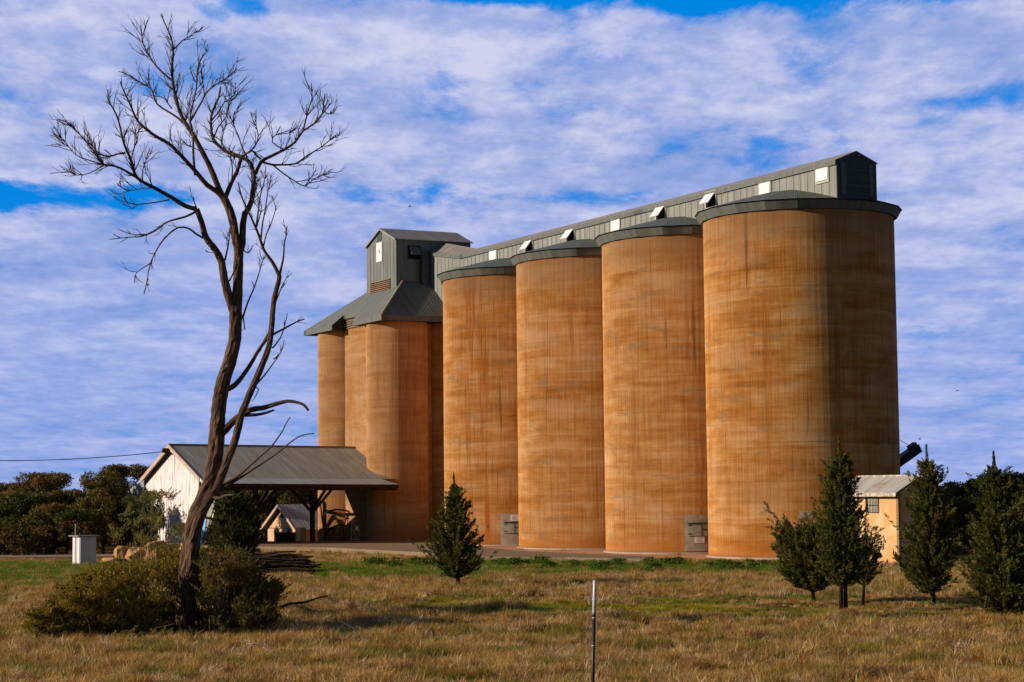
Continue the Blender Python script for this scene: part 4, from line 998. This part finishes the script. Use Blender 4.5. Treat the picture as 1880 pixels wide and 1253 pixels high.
L1b = limb([(345, 1165), (350, 1060), (356, 985), (377, 930), (399, 895), (411, 862), (421, 835), (431, 811), (443, 763), (459, 722), (479, 676), (494, 636), (499, 596), (503, 551), (511, 520), (513, 506)], 22, 8, -.5, -.3)
L2 = limb([(431, 575), (422, 552), (412, 512), (407, 482), (396, 460), (378, 436), (370, 408), (361, 384)], 17, 9, -.6)
L3 = limb([(433, 575), (436, 540), (437, 500), (438, 458), (434, 445), (427, 404), (420, 382), (410, 362)], 20, 14, .4)
LC = limb([(440, 462), (445, 445), (446, 412), (450, 390), (449, 395), (462, 369), (466, 335), (464, 312), (456, 296), (442, 288), (415, 278), (392, 256), (387, 221), (392, 201), (401, 181), (405, 160)], 13, 2.5, 1.2)
LA = limb([(412, 366), (398, 352), (380, 340), (365, 322), (338, 292), (311, 265), (281, 247), (254, 224), (238, 190), (224, 160), (221, 150)], 11, 2, -1.6)
LB = limb([(411, 366), (402, 348), (388, 312), (371, 278), (355, 248), (345, 234), (331, 208), (325, 188), (318, 157), (316, 127), (318, 87), (309, 57), (301, 40), (296, 26)], 12, 1.6, -.4)
LD = limb([(413, 364), (425, 335), (434, 318), (440, 300), (443, 289)], 9, 6, .5)
segs = [
 ([(361, 384), (341, 379), (315, 363), (281, 344), (251, 326), (241, 295), (228, 265), (217, 220), (205, 195), (199, 184), (198, 165)], 9, 1.6, -1.2),
 ([(318, 150), (300, 135), (281, 114), (261, 77), (264, 60), (271, 37)], 4, 1.3, .3),
 ([(320, 90), (335, 75), (350, 66), (362, 57)], 2.5, 1, .4),
 ([(345, 235), (328, 218), (308, 205), (288, 191), (278, 165), (266, 156), (250, 148), (235, 138), (217, 131)], 4.5, 1.2, .8),
 ([(350, 222), (368, 191), (381, 168), (397, 155), (410, 148), (423, 138), (435, 126)], 4, 1.2, 1.0),
 ([(358, 322), (355, 285), (354, 248), (349, 222), (352, 200), (360, 165), (362, 130), (368, 110), (378, 95), (381, 82)], 5, 1.2, .2),
 ([(469, 320), (479, 298), (496, 288), (522, 275), (542, 261), (556, 241), (576, 228), (593, 207), (594, 190), (597, 172)], 7, 1.6, -.8),
 ([(556, 241), (563, 214), (568, 195), (573, 180), (571, 152)], 3.5, 1.2, .2),
 ([(482, 298), (500, 303), (516, 303), (542, 301), (566, 285), (589, 271), (605, 258), (620, 245)], 4.5, 1.2, .7),
 ([(502, 304), (515, 315), (529, 325), (543, 334), (559, 342), (575, 330), (592, 322), (609, 311)], 3, 1, 1.0),
 ([(445, 288), (462, 277), (470, 285), (479, 293)], 4, 4, .2),
 ([(452, 283), (468, 270), (474, 250), (470, 232), (465, 228)], 3, 1, -.4),
 ([(596, 205), (605, 210), (618, 198)], 2, 1, 0),
 ([(522, 275), (500, 262), (506, 248), (530, 245), (544, 237)], 2.5, 1, .4),
 ([(406, 719), (424, 712), (439, 699), (459, 671), (475, 643), (495, 619), (523, 603), (543, 592), (559, 586)], 11, 1.8, .9),
 ([(475, 645), (490, 618), (500, 600)], 6, 3, .3),
 ([(513, 508), (507, 494), (499, 480), (490, 468), (483, 456), (475, 432), (463, 404), (452, 380), (443, 360), (437, 335)], 7, 2, -.5),
 ([(513, 506), (519, 480), (521, 464), (522, 445), (525, 435), (527, 415)], 5, 1.4, .4),
 ([(483, 456), (489, 430), (498, 410), (505, 388), (506, 378)], 3, 1, .3),
 ([(479, 440), (482, 410), (487, 385), (492, 350), (497, 335), (496, 322)], 3.5, 1, .5),
 ([(470, 418), (474, 390), (478, 360), (486, 330), (488, 305)], 3.5, 1.2, -.3),
 ([(470, 420), (480, 380), (470, 350), (476, 330)], 2.5, 1, .2),
 ([(404, 800), (415, 788), (435, 768), (459, 753), (478, 750), (491, 747), (510, 741), (528, 737), (545, 739), (558, 744), (566, 754)], 15, 4, -1.0),
 ([(445, 762), (470, 762), (490, 758), (503, 753)], 8, 3, -.3),
 ([(400, 892), (420, 884), (440, 872), (455, 859), (478, 838), (499, 819), (519, 791), (524, 780), (533, 766)], 6, 1.6, -1.2),
 ([(402, 900), (440, 878), (467, 860), (495, 842), (512, 830), (530, 815), (547, 803), (562, 798), (577, 796)], 6, 1.6, -.8),
 ([(388, 912), (402, 915), (415, 910), (430, 909)], 6, 3, -.8),
 ([(361, 388), (341, 398), (315, 405), (300, 412), (285, 424), (262, 434), (235, 436), (200, 440)], 4.5, 1, -.6),
 ([(375, 438), (360, 430), (347, 420), (327, 418), (304, 436), (290, 455), (276, 484), (271, 510), (265, 540)], 4, 1.2, -.8),
 ([(300, 412), (270, 430), (240, 430), (215, 420)], 2.5, 1, .3),
 ([(276, 484), (258, 495), (248, 505), (247, 520)], 2, .9, .2),
 ([(251, 326), (227, 312), (210, 305), (191, 302), (180, 290), (170, 275), (147, 248), (133, 232), (120, 220)], 5, 1.2, -.6),
 ([(230, 281), (215, 283), (197, 288), (177, 278), (165, 262)], 4, 1.5, .3),
 ([(190, 302), (165, 295), (140, 285), (120, 262), (108, 250)], 2.5, .9, -.4),
 ([(191, 303), (165, 318), (140, 322), (125, 312)], 2.5, .9, .5),
 ([(281, 345), (262, 346), (240, 350), (222, 344), (215, 336)], 2.5, 1, .4),
 ([(311, 367), (285, 372), (254, 376), (243, 384), (232, 372), (226, 357)], 2.5, 1, -.5),
 ([(240, 295), (247, 270), (252, 258), (248, 240)], 2.5, 1, .2),
 ([(262, 335), (262, 312), (268, 295), (270, 284)], 2.5, 1, .5),
 ([(368, 192), (375, 175), (372, 150), (368, 130)], 2.5, 1, -.3),
 ([(388, 222), (402, 205), (412, 188), (430, 175), (432, 155)], 3, 1, .2),
 ([(392, 256), (400, 235), (415, 215), (420, 195), (428, 180)], 3, 1, .6),
 ([(455, 290), (445, 272), (438, 250), (428, 225), (431, 205)], 3, 1, -.3),
 ([(316, 200), (308, 190), (300, 175)], 2.5, 1.2, 0),
 ([(415, 278), (408, 262), (411, 240), (418, 225)], 2.5, 1, .5),
 ([(361, 384), (357, 372), (352, 360)], 2.5, 1, 0),
 ([(413, 478), (418, 455), (421, 436), (421, 420)], 4, 1.3, -.4),
 ([(403, 465), (395, 462), (384, 452)], 5, 2, -.2),
 ([(421, 516), (430, 498), (435, 480)], 3, 1.2, -.3),
 ([(445, 585), (455, 555), (466, 530), (476, 500), (485, 470)], 4, 1.3, .6),
 ([(446, 580), (449, 600), (450, 606)], 3, 1.5, .2),
 ([(504, 560), (516, 530), (525, 512), (530, 506)], 3, 1, .2),
 ([(500, 640), (515, 620), (522, 600), (528, 575)], 3, 1, .3),
 ([(471, 705), (485, 690), (500, 670), (516, 646)], 3.5, 1.2, .2), ([(502, 660), (515, 648), (522, 625)], 2.5, 1, 0),
 ([(465, 712), (475, 715), (463, 738)], 2.5, 1.2, .2), ([(446, 458), (455, 465), (465, 450)], 2.5, 1.2, .3),
 ([(371, 280), (352, 270), (335, 262)], 2, 1, .4), ([(425, 335), (427, 310), (424, 290), (424, 276)], 2.5, 1, -.5),
]
for pts, w0, w1, sl_ in segs: limb(pts, w0, w1, sl_)
def to3(L): return [atY(x, y, TY+d) for x, y, w_, d in L], [max(.008, w_*1.0*(TY+d)/F_PX/2+.003) for x, y, w_, d in L]
for k, L in enumerate(limbs):
    P_, Rd = to3(L); big_ = Rd[0] > .12; m = MB()
    if big_:
        # furrowed: many sides, rough radius
        m.tube(P_, Rd, 20, jit=.09)
    else: m.tube(P_, Rd, 8 if Rd[0] > .05 else 5, jit=.05)
    m.build('trunk' if k in (0, 1) else 'limb', M_bark if k < 12 or Rd[0] > .06 else M_twig, troot, smooth=not big_)
# flared, furrowed foot and a dead stub texture
def outward(P_, i):
    j = min(i+1, len(P_)-1); return unit(P_[j]-P_[max(j-2, 0)])
tw_ = MB(); ntw = 0
def twig(p, d, L, r, lev):
    global ntw
    n = 5; pts = [p]; rad = [r]; cur = unit(d)
    bend = rdir(1)[0]*.16+Z_*rng.uniform(.02, .22)
    for i in range(n):
        cur = unit(cur+bend*.45+rdir(1)[0]*.16); pts.append(pts[-1]+cur*L/n); rad.append(r*(1-.8*(i+1)/n)+.0035)
    tw_.tube(pts, rad, 4 if lev == 0 else 3, cap=False); ntw += 1
    if lev < 2:
        for q in range(int(rng.integers(1, 4)) if lev == 0 else int(rng.integers(0, 2))):
            i = int(rng.integers(1, n)); dd_ = unit(unit(pts[i+1]-pts[i])+rdir(1)[0]*.55); twig(pts[i], dd_, L*rng.uniform(.4, .75), rad[i]*.7, lev+1)
for k, L in enumerate(limbs):
    if k in (0, 1, 2, 3): continue
    P_, Rd = to3(L); n = len(P_)
    if k in (12+22, 12+23): pass
    px_len = sum(math.hypot(L[i+1][0]-L[i][0], L[i+1][1]-L[i][1]) for i in range(n-1))
    y_mean = np.mean([q[1] for q in L])
    dens = .10 if y_mean < 350 else .034
    if y_mean > 560: dens = .006
    if y_mean > 700: dens = 0
    if np.mean([q[0] for q in L]) < 230: dens *= 1.7
    for j in range(int(px_len*dens+.5)):
        i = int(n*rng.uniform(.2, .86)**.8); i = min(max(i, 1), n-2) if n > 3 else 1
        dr = outward(P_, i); side = unit(np.cross(dr, rdir(1)[0])); dd_ = unit(dr*rng.uniform(.5, 1)+side*rng.uniform(.4, .9)+Z_*.18)
        dd_[1] *= .8
        twig(P_[i], dd_, rng.uniform(.35, 1.15)*(1-.45*i/n)*(1 if y_mean < 400 else .6), min(.012, Rd[i]*.7), 0)
    if dens: [twig(P_[-3 if n > 4 else -2], outward(P_, n-1)+rdir(1)[0]*.5, rng.uniform(.15, .38), .008, 2) for _ in range(3)]
tw_.build('twigs', M_twig, troot)

# fallen branches on the grass
def fallen(pxpts, w0, w1, lab, mat_, grp=None, lift=.12, side=()):
    m = MB()
    P_ = [G(x, y, z_) for x, y, z_ in pxpts]; P_ = [np.array([p[0], p[1], p[2]+float(ground_z(p[0], p[1]))]) for p in P_]
    n = len(P_); m.tube(P_, [w0+(w1-w0)*i/(n-1) for i in range(n)], 7, jit=.12)
    for i, d, L in side: m.tube([P_[i], P_[i]+np.array(d)*L*.5+Z_*.04, P_[i]+np.array(d)*L], [w1*.9, w1*.6, .006], 5)
    o = m.build('fallen_branch', mat_, smooth=True); tag(o, lab, 'branch', grp)
fallen([(500, 1118, .15), (530, 1108, .3), (560, 1103, .35), (590, 1098, .30), (612, 1094, .25)], .07, .025, 'dark fallen limb reaching up to the right from the right bush', M_barkdark)
fallen([(515, 1116, .12), (540, 1112, .25), (565, 1117, .28), (590, 1124, .22), (625, 1133, .12)], .06, .03, 'dark fallen limb sloping down to the right from the right bush', M_barkdark)
fallen([(484, 1188, .12), (500, 1194, .16), (520, 1203, .12), (540, 1210, .08)], .03, .014, 'bleached dead branch lying in the dry grass right of the tree foot', M_twigpale, side=((0, (-.6, .3, .1), .9), (1, (-.8, .2, .3), 1.0), (1, (.7, -.3, .15), 1.0), (2, (-.6, -.5, .1), .7), (0, (-.9, -.2, .25), .8)))
fallen([(478, 1148, .3), (490, 1153, .25), (512, 1157, .2)], .018, .01, 'pale dead twigs sticking out under the right bush', M_twigpale, side=((0, (-.5, .2, .6), .6), (1, (.3, .2, .8), .7), (1, (-.6, .1, .3), .8)))

# pile of old timber poles
pc = G(520, 1054); 
M_pole = plain('grey_brown_pole', (.085, .05, .032), .9, .5, 5, .5, k=(1, 1, .3))
pm = []
for k in range(4):
    m = MB(); L = (3.6, 3.1, 2.7, 2.2)[k]; r = (.06, .075, .05, .06)[k]
    x_ = np.array([1.0, 0, 0]); n = 4
    m.tube([np.array([-L/2+L*i/n, .03*math.sin(i*1.7+k), .03*math.cos(i*2.1+k)]) for i in range(n+1)], [r*(1-.08*i) for i in range(n+1)], 6, jit=.08)
    o = m.build('timber_pole', M_pole if k != 1 else M_timber); pm.append(o)
cnt = 0
for row in range(8):
    for j in range(11-int(row*.9)):
        o = pm[cnt] if cnt < 4 else pm[cnt % 4].copy()
        if cnt >= 4: COL.objects.link(o)
        o.location = Vector((pc[0]-.15*row*.4+rng.uniform(-.55, .55), pc[1]-.9+j*.22+row*.09+rng.uniform(-.05, .05), .09+row*.135+rng.uniform(0, .03)))
        o.rotation_euler = (rng.uniform(0, 6), rng.uniform(-.08, .06), rng.uniform(-.25, .20))
        tag(o, 'old dark pole in the timber pile right of the dead tree', 'pole', 'poles in the timber pile'); cnt += 1

# ================================================================== grass, as ground cover
def tuft_mesh(name, nb, h, spread, w_, mat_, lean=.35, heads=False):
    C = []; V = []; F = []
    for k in range(nb):
        a = rng.uniform(0, 6.283); r = spread*math.sqrt(rng.uniform()); b0 = np.array([r*math.cos(a), r*math.sin(a), -.03])
        hh = h*rng.uniform(.45, 1.1); la = rng.uniform(0, 6.283); ll = lean*hh*rng.uniform(.2, 1.3); dv = np.array([math.cos(la), math.sin(la), 0])
        sd = np.array([-math.sin(la+rng.uniform(-1, 1)), math.cos(la), 0])*w_*rng.uniform(.6, 1.2)
        m1 = b0+Z_*hh*.55+dv*ll*.35; m2 = b0+Z_*hh*(1-.25*abs(ll/hh))+dv*ll
        i = len(V); V += [b0-sd, b0+sd, m1+sd*.8, m1-sd*.8, m2+sd*.15, m2-sd*.15]; F += [(i, i+1, i+2, i+3), (i+3, i+2, i+4, i+5)]
    me = bpy.data.meshes.new(name); me.from_pydata([tuple(v) for v in V], [], F); me.materials.append(mat_)
    return bpy.data.objects.new(name, me)
def grassmat(name, c1, c2, c3, patchc, pth=(.5, .62), sc=.35):
    m, t, b = mat(name, .8, .1)
    g = t.node('ShaderNodeNewGeometry'); oi = t.node('ShaderNodeObjectInfo')
    n = t.noise(g.outputs['Position'], sc, 4, .6); n2 = t.noise(g.outputs['Position'], 1.7, 3, .6)
    c = t.mix(g.outputs['Random Per Island'], c1, c2); n3 = t.noise(t.vadd(g.outputs['Position'], (40, 10, 0)), .9, 4, .65)
    c = t.mix(t.rng(n2, .42, .62, 0, .8), c, c3); c = t.mix(t.rng(n3, .50, .64, 0, .75), c, t.mix(1.0, c, (.42, .36, .34), 'MULTIPLY'))
    c = t.mix(t.math('MULTIPLY', t.rng(n, pth[0], pth[1]), .85), c, patchc)
    t.l.new(c, b.inputs['Base Color'])
    tr = t.node('ShaderNodeBsdfTranslucent'); t.l.new(c, tr.inputs[0]); mx = t.node('ShaderNodeMixShader'); mx.inputs[0].default_value = .35
    t.l.new(b.outputs[0], mx.inputs[1]); t.l.new(tr.outputs[0], mx.inputs[2]); t.l.new(mx.outputs[0], t.n['Material Output'].inputs[0]); return m
M_dry = grassmat('dry_grass_blades', (.36, .20, .045), (.95, .63, .21), (.36, .165, .035), (.22, .21, .022), (.50, .62))
M_dry2 = grassmat('pale_dry_grass_blades', (.75, .50, .25), (1.0, .82, .55), (.6, .36, .16), (.5, .38, .14))
M_green = grassmat('green_grass_blades', (.07, .18, .010), (.20, .34, .02), (.15, .20, .02), (.24, .22, .03), (.55, .7))
M_ylw = grassmat('yellow_green_cover', (.20, .22, .012), (.40, .36, .015), (.44, .34, .01), (.16, .16, .02))
def scatter(name, pts, scl, tufts, label, cat):
    ic = bpy.data.collections.new(name+'_sources')
    for o in tufts: ic.objects.link(o)
    me = bpy.data.meshes.new(name); me.vertices.add(len(pts)); me.vertices.foreach_set('co', np.asarray(pts, np.float32).ravel())
    at = me.attributes.new('scl', 'FLOAT', 'POINT'); at.data.foreach_set('value', np.asarray(scl, np.float32))
    o = bpy.data.objects.new(name, me); COL.objects.link(o); tag(o, label, cat, kind='stuff')
    ng = bpy.data.node_groups.new(name, 'GeometryNodeTree'); ng.interface.new_socket('Geometry', in_out='INPUT', socket_type='NodeSocketGeometry'); ng.interface.new_socket('Geometry', in_out='OUTPUT', socket_type='NodeSocketGeometry')
    t = NT(ng); gi = t.node('NodeGroupInput'); go = t.node('NodeGroupOutput')
    ci = t.node('GeometryNodeCollectionInfo'); ci.inputs[0].default_value = ic; ci.inputs['Separate Children'].default_value = True; ci.inputs['Reset Children'].default_value = True
    ip = t.node('GeometryNodeInstanceOnPoints'); ip.inputs['Pick Instance'].default_value = True
    rr = t.node('FunctionNodeRandomValue', data_type='FLOAT_VECTOR'); rr.inputs[0].default_value = (-.12, -.12, 0); rr.inputs[1].default_value = (.12, .12, 6.283)
    ri = t.node('FunctionNodeRandomValue', data_type='INT'); ri.inputs[4].default_value = 0; ri.inputs[5].default_value = len(tufts)-1
    na = t.node('GeometryNodeInputNamedAttribute', data_type='FLOAT'); na.inputs[0].default_value = 'scl'
    t.l.new(gi.outputs[0], ip.inputs['Points']); t.l.new(ci.outputs[0], ip.inputs['Instance']); t.l.new(ri.outputs[2], ip.inputs['Instance Index'])
    t.l.new(rr.outputs[0], ip.inputs['Rotation']); t.l.new(na.outputs[0], ip.inputs['Scale']); t.l.new(ip.outputs[0], go.inputs[0])
    md = o.modifiers.new('scatter', 'NODES'); md.node_group = ng
    return o
def field(n, y0, y1, pw=2.0):
    """points spread over the visible wedge of the field, thinning with distance"""
    q = rng.uniform(0, 1, n); y = y0*(y1/y0)**q
    x = rng.uniform(-1, 1, n)*(y*.285+2.5); return x, y
def nz(x, y, s, k=0): return np.sin(x*s+k)*np.cos(y*s*1.3+k*2)+.5*np.sin(x*s*2.3+y*s*1.9+k)
def to_px(P):
    d = P-EYE; z = d@FW; return 940+F_PX*(d@RT)/z, 626.5-F_PX*(d@UP)/z
dry = [tuft_mesh('dry_tuft', 64 if i % 3 else 26, .30 if i % 3 else .27, (.34, .16, .24)[i % 3], .0060 if i % 3 else .0105, M_dry if i % 3 else M_dry2, (.9, .5, .8)[i % 3]) for i in range(9)]
x, y = field(60000, 41, 150); P_ = np.stack([x, y, ground_z(x, y)], 1); px, py = to_px(P_)
a_ = (x-P0[0])*U_[0]+(y-P0[1])*U_[1]; b_ = (x-P0[0])*V_[0]+(y-P0[1])*V_[1]
ok = np.ones(len(x), bool)
ok &= ~((b_ < 9.4) & (a_ > -8.5))                                       # silos, apron, headhouse
ok &= ~((py < 1009+12*rng.uniform(size=len(x))**2+2*nz(x, y, .7)) & (px > 470) & (px < 860)) & ~((py < 1031+.0*px) & (px > 860) & (px < 1120) & (a_ > -8))
ok &= ~((a_ > 44) & (b_ < 30)); ok &= ~((py < 1030) & (px < 330))
ok &= ~((py > 1061) & (py < 1066.5) & (px > 515) & (px < 930) & (rng.uniform(size=len(x)) < .8))
scl = rng.uniform(.55, 1.15, len(x))*(1+.35*nz(x, y, .9, 1))*np.where(y < 52, 1.05, 1.0)
clump = nz(x, y, 1.9, .7)+.8*nz(x, y, 4.7, 2.2)+.5*nz(x, y, .7, 4); ok &= ~((clump < -.35) & (rng.uniform(size=len(x)) < .8))
scl = scl*(1+.36*np.clip(clump, -1.2, 1.5)); scl = np.clip(scl, .25, 2.0)*np.where(y > 100, .8, 1)
greenband = (py > 1096) & (py < 1136) & (px > 560) & (nz(x, y, .5, 3)+.02*(px-900)/10 > -.2)
scl = np.where(greenband, scl*.5, scl)
ex = [(925, 1002), (932, 1003), (953, 1011), (1000, 1018), (1034, 1014), (1110, 1021), (1075, 1020), (1180, 1027), (1236, 1020), (1243, 1021), (1262, 1018), (1290, 1017), (1296, 1018), (1318, 1032), (1330, 1034), (1372, 1036), (1400, 1036), (1420, 1036), (1440, 1036), (1600, 1041), (1625, 1040), (1650, 1040)]
exP = np.array([G(a+rng.uniform(-6, 6), b) for a, b in ex for _ in range(5)])
P_ = np.concatenate([P_, exP]); scl = np.concatenate([scl, rng.uniform(.5, 1.3, len(exP))]); ok = np.concatenate([ok, np.ones(len(exP), bool)])
scatter('dry_grass', P_[ok], scl[ok], dry, 'dry straw coloured grass covering the field', 'grass')
gr = [tuft_mesh('green_tuft', 70, .26, .30, .0065, M_green, .6) for i in range(5)]
x, y = field(60000, 43, 140); P_ = np.stack([x, y, ground_z(x, y)], 1); px, py = to_px(P_); a_ = (x-P0[0])*U_[0]+(y-P0[1])*U_[1]; b_ = (x-P0[0])*V_[0]+(y-P0[1])*V_[1]
w1_ = (py > 1037+4*nz(x, y, .8)) & (py < 1060) & (px > 585) & (px < 900); w2_ = (py > 1031+(px-900)*.008+4*nz(x, y, .9, 2)) & (py < 1052+4*nz(x, y, .6)) & (px >= 900) & (px < 1530)
w3_ = (py > 1034) & (py < 1075+10*nz(x, y, .25)) & (px < 420) & (rng.uniform(size=len(x)) < .75)
w4_ = (nz(x, y, .33, 5)+.5*nz(x, y, 1.3, 2) > .62) & (rng.uniform(size=len(x)) < .30); w5_ = (py > 1040) & (py < 1062) & (px > 1660) & (px < 1700)
ok = (w1_ | w2_ | w3_ | w4_ | w5_) & ~((b_ < 9.8) & (a_ > -8))
sc2 = rng.uniform(.6, 1.2, len(x))*np.where(w4_ & ~(w1_ | w2_ | w3_), .8, 1.15)
scatter('green_grass', P_[ok], sc2[ok], gr, 'fresh green grass in a belt along the foot of the silos', 'grass')
yl = [tuft_mesh('cover_tuft', 90, .12, .34, .010, M_ylw, .8) for i in range(4)]
x, y = field(60000, 55, 95); P_ = np.stack([x, y, ground_z(x, y)], 1); px, py = to_px(P_)
mid_y = np.interp(px, [500, 900, 1100, 1400, 1880], [1098, 1107, 1112, 1128, 1142]); ok = (np.abs(py-mid_y) < 10+5*nz(x, y, .5, 1)) & (px > 560) & (nz(x, y, .8, 4) > -.75)
scatter('yellow_ground_cover', P_[ok], rng.uniform(.8, 1.3, ok.sum()), yl, 'low yellow green ground cover in a strip across the field', 'ground cover')
# leafy weeds standing in the green belt, each a plant
wi = 0
wp = None
for k in range(46):
    px_ = rng.uniform(892, 1410) if k > 8 else rng.uniform(600, 780); py_ = 1036+(px_-900)*.010+rng.uniform(0, 12)
    p = G(px_, py_)
    if wp is None:
        wp = []
        for v_ in range(3):
            nn = 900; d = rdir(nn); d[:, 2] = abs(d[:, 2]); C = d*rng.uniform(.15, 1, (nn, 1))**.6*np.array([.42, .42, .55]); C += .06*np.sin(C*23)
            dd_ = unit(rdir(nn)+Z_*.8); l = rng.uniform(.03, .07, (nn, 1))
            e_ = empty('leafy_weed', (0, 0, 0), 'leafy dark green weed in the belt in front of the silos', 'weed', 'leafy weeds in the green belt')
            f_ = quads_obj('foliage', C, dd_*l, unit(np.cross(dd_, rdir(nn)))*l*.5, M_weed, e_)
            m = MB(); m.tube([(0, 0, -.05), (.02, 0, .25), (0, .03, .45)], [.015, .012, .004], 5); st_ = m.build('stem', M_weed, e_)
            wp.append((e_, f_, st_))
    if k < 3: e_ = wp[k][0]
    else:
        s_ = wp[k % 3]; e_ = s_[0].copy(); COL.objects.link(e_)
        for ch in s_[1:]: c_ = ch.copy(); COL.objects.link(c_); c_.parent = e_
    e_.location = Vector((p[0], p[1], 0)); e_.rotation_euler = (0, 0, rng.uniform(0, 6)); sc_ = rng.uniform(.7, 1.25); e_.scale = (sc_*rng.uniform(1, 1.5), sc_, sc_)
# tall dry seed stalks rising above the grass
tall = MB()
for (px_, py_, n_) in tuple((rng.uniform(0, 1880), rng.uniform(1110, 1248), 3) for _ in range(90))+((1470, 1190, 10), (1545, 1190, 6), (1600, 1195, 14), (1640, 1180, 9), (1760, 1170, 6), (1840, 1200, 5), (1400, 1235, 4), (700, 1200, 4), (1150, 1215, 4), (560, 1170, 8), (470, 1150, 12), (90, 1200, 6), (1300, 1150, 4), (1700, 1150, 6), (1560, 1140, 5)):
    for j in range(n_):
        p = G(px_+rng.uniform(-35, 35), min(py_+rng.uniform(-8, 12), 1249)); p[2] = float(ground_z(p[0], p[1]))
        h = rng.uniform(.35, 1.0); a = rng.normal(-.1, .6); q1 = p+np.array([a*.25*h, 0, h*.6]); q2 = p+np.array([a*.75*h, rng.uniform(-.1, .1), h*(1-.2*abs(a))])
        tall.tube([p, q1, q2], [.006, .0045, .003], 3, cap=False)
o = tall.build('seed_stalks', M_dry2); tag(o, 'tall thin pale seed stalks leaning above the dry grass', 'grass stalks', kind='stuff')
